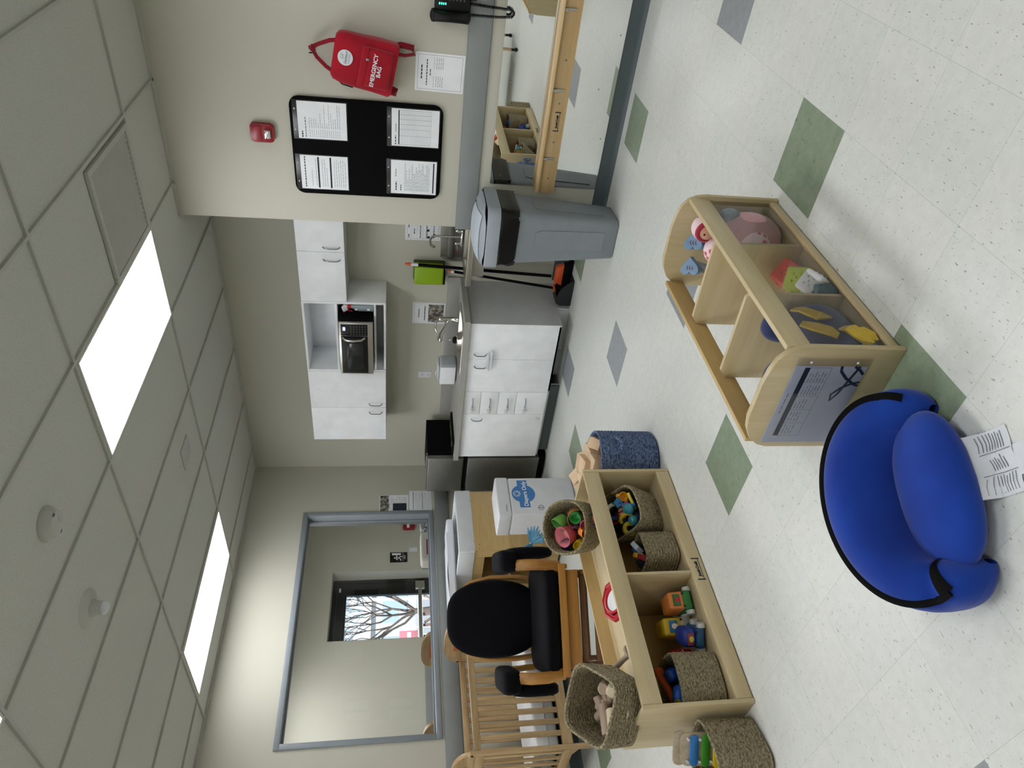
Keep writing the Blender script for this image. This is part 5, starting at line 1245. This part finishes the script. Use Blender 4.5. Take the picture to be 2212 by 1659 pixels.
softblock('dark teal soft block on the shelf bottom by the acrylic', trs((-1.125, 1.753, .0625), (0, 0, .1)), '#2F5A68', .036)
softblock('purple soft block at the back of the block pile', trs((-1.27, 1.85, .065), (.2, .3, .5)), '#6E345F', .034)
softblock('yellow-green soft block low between purple and white ones', trs((-1.20, 1.755, .0595), (0, 0, .4)), '#9AA03C', .033)
# doll in the far compartment
t = thing('rag_doll', 'soft doll in a pink spotted hood and dress lying in the far compartment', 'doll', trs((-1.235, 2.14, .024), (0, 0, 0)))
def spots(name, a, b):
    k = NT(name); v = k.coord(); vo = k.node('ShaderNodeTexVoronoi'); vo.inputs['Scale'].default_value = 38; k.link(v, vo.inputs['Vector'])
    k.link(k.ramp(vo.outputs['Distance'], [(.30, b), (.36, a)]), k.b.inputs['Base Color']); k.b.inputs['Roughness'].default_value = .9; return k.m
M_dot = spots('pink_dots', '#E6CDD2', '#C7606C'); M_dress = fabric('pink_fleece', '#D8A9AE', '#C08C93', scale=200); M_trim = fabric('crimson_trim', '#B8384C', '#8E2236'); M_skin = fabric('doll_skin', '#D7A58E', '#C4907A', sheen=.1); M_hb = fabric('pale_blue_plush', '#86A2BA', '#6C8AA4', scale=250); M_grey = fabric('grey_plush', '#8E989E', '#6D777D', scale=250)
mb = MB(); mb.surf(lambda u, v: ss(u, v, (.10, .09, .13), .8, (.06, .03, .12)), 28, 16, True); mb.build('dress', M_dress, t, 80)
mb = MB(); mb.surf(lambda u, v: ss(u, v, (.06, .085, .06), .9, (.075, -.02, .12)), 24, 14, True); mb.build('bib', M_dot, t, 80)
mb = MB(); mb.surf(lambda u, v: ss(u, v, (.046, .046, .046), .95, (.088, .06, .272)), 28, 16, True); hd = mb.build('hood', M_dot, t, 80)
mb = MB(); mb.ball((.092, .034, .272), (.034, .03, .034), 20); fc = mb.build('face', M_skin, t)
mb = MB(); mb.tube([(.092 + .036 * math.cos(a), .026 - .004 * math.cos(a), .273 + .036 * math.sin(a)) for a in [2 * PI * i / 20 for i in range(20)]], .0095, 8, True); mb.build('hood_trim', M_trim, t, 80)
mb = MB()
for s in (-1, 1): mb.ball((.10 + s * .011, .006, .28 - s * .011), .0035, 8)
mb.build('eyes', M_blackm, fc)
mb = MB(); mb.surf(lambda u, v: ss(u, v, (.05, .045, .045), .9, (.03, .01, .225)), 24, 14, True); mb.build('spotted_arm', M_dot, t, 80)
mb = MB(); mb.tube([(-.02, -.02, .225), (.02, -.035, .225), (.05, -.025, .21)], .011, 8); mb.build('cuff_trim', M_trim, t, 80)
mb = MB(); mb.surf(lambda u, v: ss(u, v, (.05, .045, .05), .9, (.115, .06, .19)), 20, 12, True); mb.build('grey_sleeve', M_grey, t, 80)
def heart(M, s=.038):
    pts = []
    for i in range(28):
        a = 2 * PI * i / 28; pts.append((s * math.sin(a) ** 3, s * (.82 * math.cos(a) - .3 * math.cos(2 * a) - .12 * math.cos(3 * a) - .04 * math.cos(4 * a))))
    mb = MB(); mb.prism(pts, -.012, .012, M); return mb
for i, (p, lb) in enumerate((((.02, .075, .284), 0), ((-.08, .065, .272), 1))):
    Mh = trs(p, (0, .35, 0)) @ Matrix.Rotation(.5, 4, 'X') @ rotz(2.2); f = heart(Mh).build('heart_foot', M_hb, t, 70)
    mb = MB()
    for k in range(3): mb.tube([Mh @ Vector((-.014 + k * .011, -.006, .0125)), Mh @ Vector((-.011 + k * .011, .002, .0135)), Mh @ Vector((-.015 + k * .011, .01, .0125))], .0012, 5)
    mb.build('stitching', M_trim, f)
    mb = MB(); mb.tube([Mh @ Vector((0, -.01, -.012)), (p[0] * .9 - .01, p[1] * .8, .2), (p[0] * .5, .03, .10)], [.018, .02, .03], 10); mb.build('leg', M_grey if i else M_dot, t, 80)
# puppet of blue and yellow cloth, and blue ball in the near compartment
M_pb = fabric('dusty_blue_cloth', '#36426E', '#2B3559', scale=260); M_py = fabric('yellow_felt', '#CDAE35', '#AF912A', scale=260)
t = thing('cloth_puppet', 'limp dusty blue cloth puppet with yellow felt flaps behind the acrylic front', 'puppet', trs((-1.20, 1.545, .024)))
mb = MB(); mb.surf(lambda u, v: ss(u, v, (.075, .115, .095), .75, (.03, .045, .1)), 28, 16, True); mb.surf(lambda u, v: ss(u, v, (.05, .04, .06), .8, (.02, .105, .2)), 20, 12, True); mb.build('cloth_body', M_pb, t, 80)
mb = MB(); mb.surf(lambda u, v: ss(u, v, (.06, .07, .05), .8, (.05, -.055, .06)), 24, 12, True); mb.build('lower_folds', M_pb, t, 80)
def flap(pts, w, name='felt_flap'):
    mb = MB(); n = len(pts); L = []; R_ = []
    for i, p in enumerate(pts):
        p = Vector(p); d = (Vector(pts[min(i + 1, n - 1)]) - Vector(pts[max(i - 1, 0)])).normalized(); s = d.cross(Vector((1, 0, .2))).normalized() * w * (1 - .5 * abs(2 * i / (n - 1) - 1)); L.append(p + s); R_.append(p - s)
    for i in range(n - 1):
        mb.quad([L[i], L[i + 1], R_[i + 1], R_[i]]); e = Vector((.006, 0, 0)); mb.quad([L[i] + e, L[i + 1] + e, R_[i + 1] + e, R_[i] + e]); mb.quad([L[i], L[i + 1], L[i + 1] + e, L[i] + e]); mb.quad([R_[i], R_[i + 1], R_[i + 1] + e, R_[i] + e])
    mb.build(name, M_py, t, 60)
flap([(.085, .10, .19), (.105, .07, .18), (.112, .03, .15), (.108, .03, .12), (.1, .06, .13)], .018)
flap([(.09, .02, .20), (.1, -.01, .17), (.105, -.035, .14), (.1, -.05, .12)], .022)
flap([(.1, -.01, .09), (.118, -.035, .085), (.118, -.07, .07), (.112, -.105, .05)], .024)
flap([(.105, -.02, .05), (.122, -.045, .06), (.12, -.07, .035), (.112, -.09, .03)], .016)
mb = MB(); mb.ball((.075, -.085, .045), (.036, .04, .042), 18); mb.build('round_foot', M_hb, t, 80)
t = thing('play_ball', 'deep blue plush ball with a yellow patch behind the shelf end', 'ball', trs((-1.27, 1.50, .215)))
mb = MB(); mb.surf(lambda u, v: ss(u, v, (.075, .075, .09), .95, (0, 0, 0)), 32, 18, True); mb.build('ball', fabric('deep_blue_plush', '#0E2566', '#08163F', scale=200), t, 80)
mb = MB(); mb.surf(lambda u, v: ss(u, v, (.05, .04, .06), .95, (-.033, -.043, .01)), 24, 14, True); mb.build('yellow_patch', M_py, t, 80)
mb = MB(); mb.ball((.0, -.02, .09), .006, 10); mb.ball((-.015, -.03, .084), .005, 10); mb.tube([(-.02, -.035, .08), (-.03, -.042, .07), (-.042, -.04, .066)], .003, 6); mb.build('stitched_mark', M_peg, t)

# ------------------------------------------------------------------ blue infant floor seat
F = Vector((.902, -.431, 0)); Lr = Vector((.431, .902, 0)); c0 = Vector((-1.25, 1.052, 0))
MS = Matrix(((F.x, Lr.x, 0, c0.x), (F.y, Lr.y, 0, c0.y), (0, 0, 1, 0), (0, 0, 0, 1)))
t = thing('infant_seat', 'royal blue round infant floor seat with black piping and a hanging tag', 'infant seat', MS)
def bolster(u, v):
    """horse-shoe bolster: u runs along it from right end over the back to the left end, v around the section"""
    th = -.38 + (PI + 1.0) * u; b = 2 * PI * v
    e = min(1, min(u, 1 - u) / .10); e = math.sin(e * PI / 2) ** .6; bk = max(0, math.sin(th)) ** .8
    R_ = Vector((.015 - .125 * math.sin(th), .225 * math.cos(th) - .012, 0)); out = Vector((-math.sin(th) * .215, math.cos(th) * .125, 0)).normalized()
    hh = (.066 + .05 * bk) * (.2 + .8 * e); ww = (.058 + .014 * bk) * (.2 + .8 * e)
    ce = lambda x, k: (abs(x) ** k) * (1 if x >= 0 else -1)
    z = hh + hh * ce(math.sin(b), .8) * .98; w_ = ww * ce(math.cos(b), .85)
    lean = out * (.035 * bk * (z / .22))
    return R_ + out * w_ + lean + Vector((0, 0, z + .002))
mb = MB(); mb.surf(lambda u, v: bolster(u, v), 64, 29); mb.build('bolster', M_blue, t, 80)
mb = MB(); pts = [bolster(i / 60.0, .165) * 1.0 for i in range(2, 56)]; mb.tube(pts, .0085, 8, squash=(1.5, .7)); mb.build('zip_piping', M_blackm, t, 80)
mb = MB(); mb.surf(lambda u, v: ss(u, v, (.118, .20, .056), .8, (.035, -.008, .056)), 44, 22, True); mb.build('seat_cushion', M_blue, t, 80)
mb = MB(); mb.surf(lambda u, v: (-.05 + (-.08 + .16 * u) * .9, (-.17 + .34 * v), .045), 6, 6); mb.box((-.10, -.18, .002), (.05, .17, .055), .02); mb.build('inner_floor', M_blue, t, 80)
def strap(u, v):
    q = bolster(.885 + .05 * u, .17 + .36 * v); c = bolster(.885 + .05 * u, .0) * .5 + bolster(.885 + .05 * u, .5) * .5; d = (q - c).normalized(); return q + d * .005
mb = MB(); mb.surf(strap, 5, 14)
mb.build('buckle_strap', M_blackm, t)
# cloth care label hanging on to the floor, creased, three joined panels
def lab(u, v):
    x = .122 + .115 * u; y = -.065 + .155 * v
    z = .062 * max(0, 1 - u * 2.1) ** 1.4 + .003 + .006 * math.sin(u * 9 + v * 4) * (1 - u) + .004 * math.sin(v * 13)
    return Vector((x, y, max(z, .002)))
mb = MB(); mb.surf(lab, 12, 14); mb.surf(lambda u, v: Vector((.236 + .055 * u, -.03 + .07 * v, .0035 + .003 * math.sin(u * 5 + v * 3) ** 2)), 6, 6); lb = mb.build('care_tag', flat('tag_white', '#D9DCE0', .8), t, 80)
mb = MB(); r1 = random.Random(9)
def stroke(u0, v0, u1, v1, w):
    a = lab(u0, v0) + Vector((0, 0, .0012)); b = lab(u1, v1) + Vector((0, 0, .0012)); m_ = lab((u0 + u1) / 2, (v0 + v1) / 2) + Vector((0, 0, .0014)); d = (b - a).cross(Vector((0, 0, 1))).normalized() * w
    mb.quad([a - d, m_ - d, m_ + d, a + d]); mb.quad([m_ - d, b - d, b + d, m_ + d])
for i in range(9):
    stroke(.30 + i * .065, .70, .30 + i * .065, .97 - r1.random() * .05, .0012)
    if 1 < i < 8: stroke(.30 + i * .065, .40, .30 + i * .065, .62 - r1.random() * .1, .0013)
    stroke(.28 + i * .075, .05, .28 + i * .075, .28 + r1.random() * .05, .001)
stroke(.3, .66, .97, .66, .0009); stroke(.25, .34, .97, .34, .0009); mb.build('tag_print', M_ink, lb)
# ------------------------------------------------------------------ room next door, seen through the inside window
FX, FY0, FY1 = -8.5, .4, 7.7
mb = MB(); mb.box((FX - .25, FY0, -.08), (XB - .13, FY1, 0)); struct('floor_next_room', mb, fm[0])
mb = MB(); mb.box((FX, FY0, H), (XB - .13, FY1, H + .05)); struct('ceiling_next_room', mb, M_ceil)
DY0, DY1, DZ = 4.84, 5.862, 2.222
mb = MB(); mb.box((FX - .25, FY0, 0), (FX, DY0, H)); mb.box((FX - .25, DY1, 0), (FX, FY1, H)); mb.box((FX - .25, DY0, DZ), (FX, DY1, H)); struct('wall_outer', mb, M_wall)
mb = MB(); mb.box((FX, FY1, 0), (XB - .13, FY1 + .1, H)); struct('wall_far_end', mb, M_wall)
mb = MB(); mb.box((FX, FY0 - .1, 0), (XB - .13, FY0, H)); struct('wall_near_end', mb, M_wall)
mb = MB(); mb.box((XB - .13, YK + .12, 0), (XB, FY1, H)); struct('wall_between', mb, M_wall)
mb = MB(); mb.box((FX, FY0, .86), (FX + .012, DY0, 1.003), .002); mb.box((FX, DY1, .86), (FX + .012, FY1, 1.003), .002); struct('trim_4', mb, M_rail)
dx = FX - .2
M_dk = flat('black_door_metal', '#08090A', .35)
d = MB(); d.box((dx - .05, DY0, 0), (dx, DY0 + .05, DZ)); d.box((dx - .05, DY1 - .05, 0), (dx, DY1, DZ)); d.box((dx - .05, DY0 + .05, DZ - .06), (dx, DY1 - .05, DZ)); door = struct('door_1', d, M_dk)
mb = MB(); g0, g1, gz0, gz1 = DY0 + .12, DY1 - .24, .18, 2.03
mb.box((dx - .045, DY0 + .052, .005), (dx - .005, g0, DZ - .062)); mb.box((dx - .045, g1, .005), (dx - .005, DY1 - .052, DZ - .062)); mb.box((dx - .045, g0, gz1), (dx - .005, g1, DZ - .062)); mb.box((dx - .045, g0, .005), (dx - .005, g1, gz0))
leaf = mb.build('door_leaf', M_dk, door)
mb = MB(); mb.quad([(dx - .025, g0, gz0), (dx - .025, g1, gz0), (dx - .025, g1, gz1), (dx - .025, g0, gz1)]); mb.build('door_glass', MATS['window_glass'], leaf)
mb = MB(); mb.box((dx + .0, DY1 - .20, .97), (dx + .06, DY1 - .075, 1.10), .01); mb.box((dx + .02, DY0 + .07, 1.012), (dx + .065, DY1 - .2, 1.06), .006); mb.build('push_bar', M_steel, leaf)
mb = MB(); mb.box((dx, DY1 - .19, 2.11), (dx + .012, DY1 - .13, 2.135), .003); mb.build('door_sensor', M_clearw, door)
mb = MB(); mb.box((dx + .0, DY0 + .06, 2.06), (dx + .05, DY0 + .36, 2.10), .005); mb.build('door_closer', M_black, door)
# exit sign with running figure
def wallF(y, z): return frame((FX, y, z), (0, 1, 0), (0, 0, 1))
t = thing('exit_sign', 'black exit sign with a white running figure on the wall beyond the window', 'sign', wallF(6.08, 1.33))
mb = MB(); mb.prism(rrect(.165, .24, .008), .0005, .006); mb.build('panel', M_black, t)
mb = MB(); Wm = Matrix.Translation((0, 0, .0065))
mb.box((.035, -.03, .006), (.068, .095, .0066)); mb.ball((-.012, .058, .0064), (.012, .012, .0006), 12)
for pp in ([(-.005, .042, .0064), (-.015, .0, .0064)], [(-.005, .038, .0064), (.02, .02, .0064), (.028, .035, .0064)], [(-.008, .036, .0064), (-.035, .03, .0064), (-.045, .01, .0064)], [(-.015, .0, .0064), (.012, -.02, .0064), (.005, -.05, .0064)], [(-.015, .0, .0064), (-.03, -.025, .0064), (-.06, -.03, .0064)]): mb.tube(pp, .007, 6, squash=(1, .1))
mb.box((-.07, -.062, .006), (.07, -.058, .0066)); mb.build('running_figure', M_paper, t)
text('EXIT', .032, Matrix.Translation((0, -.085, .0064)), M_paper, t)
t = thing('light_switch', 'white light switch near the exit sign beyond the window', 'switch', wallF(6.21, 1.125)); mb = MB(); mb.box((-.038, -.06, 0), (.038, .06, .006), .002); mb.build('plate', M_clearw, t); mb = MB(); mb.box((-.012, -.025, .006), (.012, .025, .009), .002); mb.build('rocker', M_paper, t)
t = thing('fire_pull_station', 'red fire pull station on the wall beyond the window', 'alarm', wallF(6.60, 1.185)); mb = MB(); mb.prism(rrect(.10, .17, .015), 0, .045, bev=.006); mb.build('housing', M_red, t); mb = MB(); mb.box((-.04, -.01, .045), (.04, .03, .06), .004); mb.build('pull_handle', M_paper, t)
# unit below the far side of the window with packages
t = thing('low_cupboard', 'pale cupboard standing under the window in the room next door', 'cupboard', loc=(-5.90, 4.25, 0))
mb = MB(); mb.box((-.24, -.52, .0005), (.24, .42, .97), .006); mb.build('body', M_birch['z'], t); mb = MB(); mb.box((-.25, -.53, .971), (.25, .43, .99), .004); mb.build('top', M_birch['y'], t)
t = thing('diaper_pack', 'white package with a red stripe standing on the far window sill unit', 'package', trs((-5.82, 4.24, .9905)))
mb = MB(); mb.box((-.08, -.17, 0), (.08, .17, .15), .035, seg=3); mb.build('pack', flat('pack_cream', '#DDD8CF', .4), t, 60); mb = MB(); mb.box((.0795, -.11, .075), (.0815, .07, .092)); mb.box((.0795, -.1, .055), (.0812, .02, .062)); mb.build('red_stripe', M_red, t)
M_foil = NT('crinkled_foil'); v = M_foil.coord(); n_ = M_foil.noise(v, 45, 4, .7); M_foil.link(M_foil.ramp(n_, [(.4, '#3C4148'), (.55, '#B9BEC8'), (.65, '#F0F2F6')]), M_foil.b.inputs['Base Color']); M_foil.b.inputs['Roughness'].default_value = .25; M_foil.bump(n_, .8, .02)
t = thing('printed_bag', 'crinkled silver printed bag beside the striped package next door', 'bag', trs((-5.82, 4.52, .9905)))
mb = MB(); mb.surf(lambda u, v: ss(u, v, (.075, .09, .075), .5, (0, 0, .075)), 24, 14, True); mb.build('bag_body', M_foil.m, t, 60)
make_crib('wooden crib standing beyond the inside window in the next room', trs((-6.03, 2.92, 0)), False, .14, .80)
for (x, y) in ((-6.6, 2.3), (-6.6, 5.0), (-7.8, 3.6)): troffer(x, y, 'ceiling light panel in the room next door', 'ceiling lights next door')

# ------------------------------------------------------------------ outdoors beyond the glazed door
mb = MB(); mb.box((-70, -10, -.2), (FX - .25, 60, -.06)); struct('ground', mb, flat('asphalt', '#8F8F8C', .9))
def tree(label, base, h, seed):
    t = thing('bare_tree', label, 'tree', loc=base); R = random.Random(seed); tr = MB(); br = MB()
    def grow(mb, p, d, L, r, depth):
        q = p + d * L * .5 + Vector((R.uniform(-1, 1), R.uniform(-1, 1), R.uniform(-.2, .6))) * L * .08; e = p + d * L
        mb.tube([p, q, e], [r, r * .85, r * .68], 6 if depth < 3 else 4)
        if depth >= 8: return
        for k in range(3 if depth in (1, 2, 3) else 2):
            a = R.uniform(.25, .75); ax = Vector((R.uniform(-1, 1), R.uniform(-1, 1), R.uniform(-.3, .3))).normalized()
            nd = (Matrix.Rotation(a, 3, ax) @ d + Vector((0, 0, .12))).normalized(); grow(br, e, nd, L * R.uniform(.66, .88), r * .64, depth + 1)
    tr.tube([(0, 0, 0), (.03, .02, .5), (.0, .0, 1.0)], [.085, .07, .06], 10); 
    for k in range(6):
        a = k * 1.05 + .4; grow(br, Vector((0, 0, .96)), Vector((math.cos(a) * .5, math.sin(a) * .62, .8)).normalized(), h * .2, .032, 1)
    m = flat('bark', '#5C5148', .9); tr.build('trunk', m, t, 60); br.build('branches', m, t, 60)
tree('bare spreading tree outside the glazed door', (-14.2, 8.72, -.06), 3.2, 5)
M_ow = flat('outdoor_white', '#D8DADB', .6); M_obr = flat('outdoor_brown', '#8B7268', .7)
t = thing('lamp_post', 'white street lamp post with a round head outside the door', 'lamp post', loc=(-20, 12.75, -.06))
mb = MB(); mb.cyl((0, 0, 0), (0, 0, 2.55), .06, .05); mb.build('post', M_ow, t); mb = MB(); mb.ball((0, 0, 2.68), (.19, .19, .16), 18); mb.build('lamp_head', M_ow, t)
t = thing('porch_railing', 'white porch railing with crossed brown bars outside the glazed door', 'railing', loc=(-10.6, 6.5, -.06))
mb = MB(); mb.box((-.04, -1.5, .98), (.04, 1.5, 1.06)); mb.box((-.03, -1.5, .1), (.03, 1.5, .16)); mb.build('rails', M_ow, t)
mb = MB()
for i in range(15):
    y = -1.45 + i * .2
    if i % 5 in (0, 1, 2): mb.box((-.015, y - .02, .16), (.015, y + .02, .98))
mb.build('balusters', M_obr, t)
mb = MB()
for i in range(3):
    y = -.95 + i * 1.0; mb.cyl((0, y - .25, .2), (0, y + .25, .95), .02); mb.cyl((0, y + .25, .2), (0, y - .25, .95), .02)
mb.build('cross_bars', M_obr, t)
t = thing('shop_building', 'long pale building far across the street outside the door', 'building', loc=(-42, 26, -.06))
mb = MB(); mb.box((-4, -14, 0), (0, 14, 2.9)); mb.build('wall', flat('pale_facade', '#B9B7B4', .8), t); mb = MB(); mb.box((-4.2, -14.2, 2.9), (.2, 14.2, 3.3)); mb.build('roof_edge', M_ow, t)
mb = MB()
for i in range(9): mb.box((-.02, -13 + i * 3, .6), (.03, -11 + i * 3, 2.2))
mb.build('shop_windows', flat('dark_window', '#9FB0B8', .2), t)
for (x, y, z, w, h_, c, lb) in ((-24, 14.35, .95, .85, .62, '#C7CEDB', 'pale blue roadside sign outside the door'), (-24, 13.55, .9, .8, .7, '#C77A80', 'red and white roadside sign outside the door')):
    t = thing('roadside_sign', lb, 'sign', loc=(x, y, -.06)); mb = MB(); mb.box((-.03, -w / 2, z - h_ / 2), (.03, w / 2, z + h_ / 2), .02); mb.build('board', flat('sign_' + c.strip('#'), c, .5), t)
    mb = MB(); mb.box((.031, -w * .4, z - h_ * .1), (.036, w * .4, z + h_ * .1)); mb.build('sign_band', M_ow, t); mb = MB(); mb.cyl((0, -w * .3, 0), (0, -w * .3, z - h_ / 2), .03); mb.cyl((0, w * .3, 0), (0, w * .3, z - h_ / 2), .03); mb.build('posts', M_ow, t)

# crib further along the room, seen only in the low mirror
make_crib('wooden crib reflected in the low wall mirror', trs((-2.9, -.55, 0), (0, 0, PI / 2)), False)

# ------------------------------------------------------------------ world, camera
w = bpy.data.worlds.new('World'); bpy.context.scene.world = w; w.use_nodes = True
nt = w.node_tree; sky = nt.nodes.new('ShaderNodeTexSky'); sky.sky_type = 'HOSEK_WILKIE'; sky.turbidity = 3.0; sky.ground_albedo = .4
sky.sun_direction = Vector((.4, -.5, .6)).normalized()
bg = nt.nodes['Background']; nt.links.new(sky.outputs[0], bg.inputs['Color']); bg.inputs['Strength'].default_value = SKY
sd = bpy.data.lights.new('sun', 'SUN'); sd.energy = 6; sd.angle = .02; so = bpy.data.objects.new('sun', sd); COL.objects.link(so)
so.rotation_euler = Vector((.4, -.5, .6)).normalized().to_track_quat('Z', 'Y').to_euler()

f, yaw, pit, roll, hc = 1534.118, -0.71183089, 0.16166636, -0.0090806, 1.3872
cyw, syw = math.cos(yaw), math.sin(yaw)
fw = Vector((syw * math.cos(pit), cyw * math.cos(pit), -math.sin(pit))); r0 = Vector((cyw, -syw, 0)); d0 = fw.cross(r0)
c_, s_ = math.cos(roll), math.sin(roll); rt = r0 * c_ + d0 * s_; dn_ = -r0 * s_ + d0 * c_
cam = bpy.data.cameras.new('camera'); co = bpy.data.objects.new('camera', cam); COL.objects.link(co)
m = Matrix((dn_, rt, -fw)).transposed().to_4x4(); m.translation = Vector((0, 0, hc)); co.matrix_world = m
cam.sensor_fit = 'HORIZONTAL'; cam.sensor_width = 36; cam.lens = f * 36 / 2212; cam.clip_start = .05; cam.clip_end = 200
sc = bpy.context.scene; sc.camera = co
sc.view_settings.view_transform = 'Standard'; sc.view_settings.look = 'None'; sc.view_settings.gamma = 1; sc.view_settings.exposure = EXPO
sc.view_settings.use_curve_mapping = False
sc.cycles.max_bounces = 8; sc.cycles.diffuse_bounces = 4; sc.cycles.transparent_max_bounces = 12; sc.cycles.sample_clamp_indirect = 6; sc.cycles.caustics_reflective = False
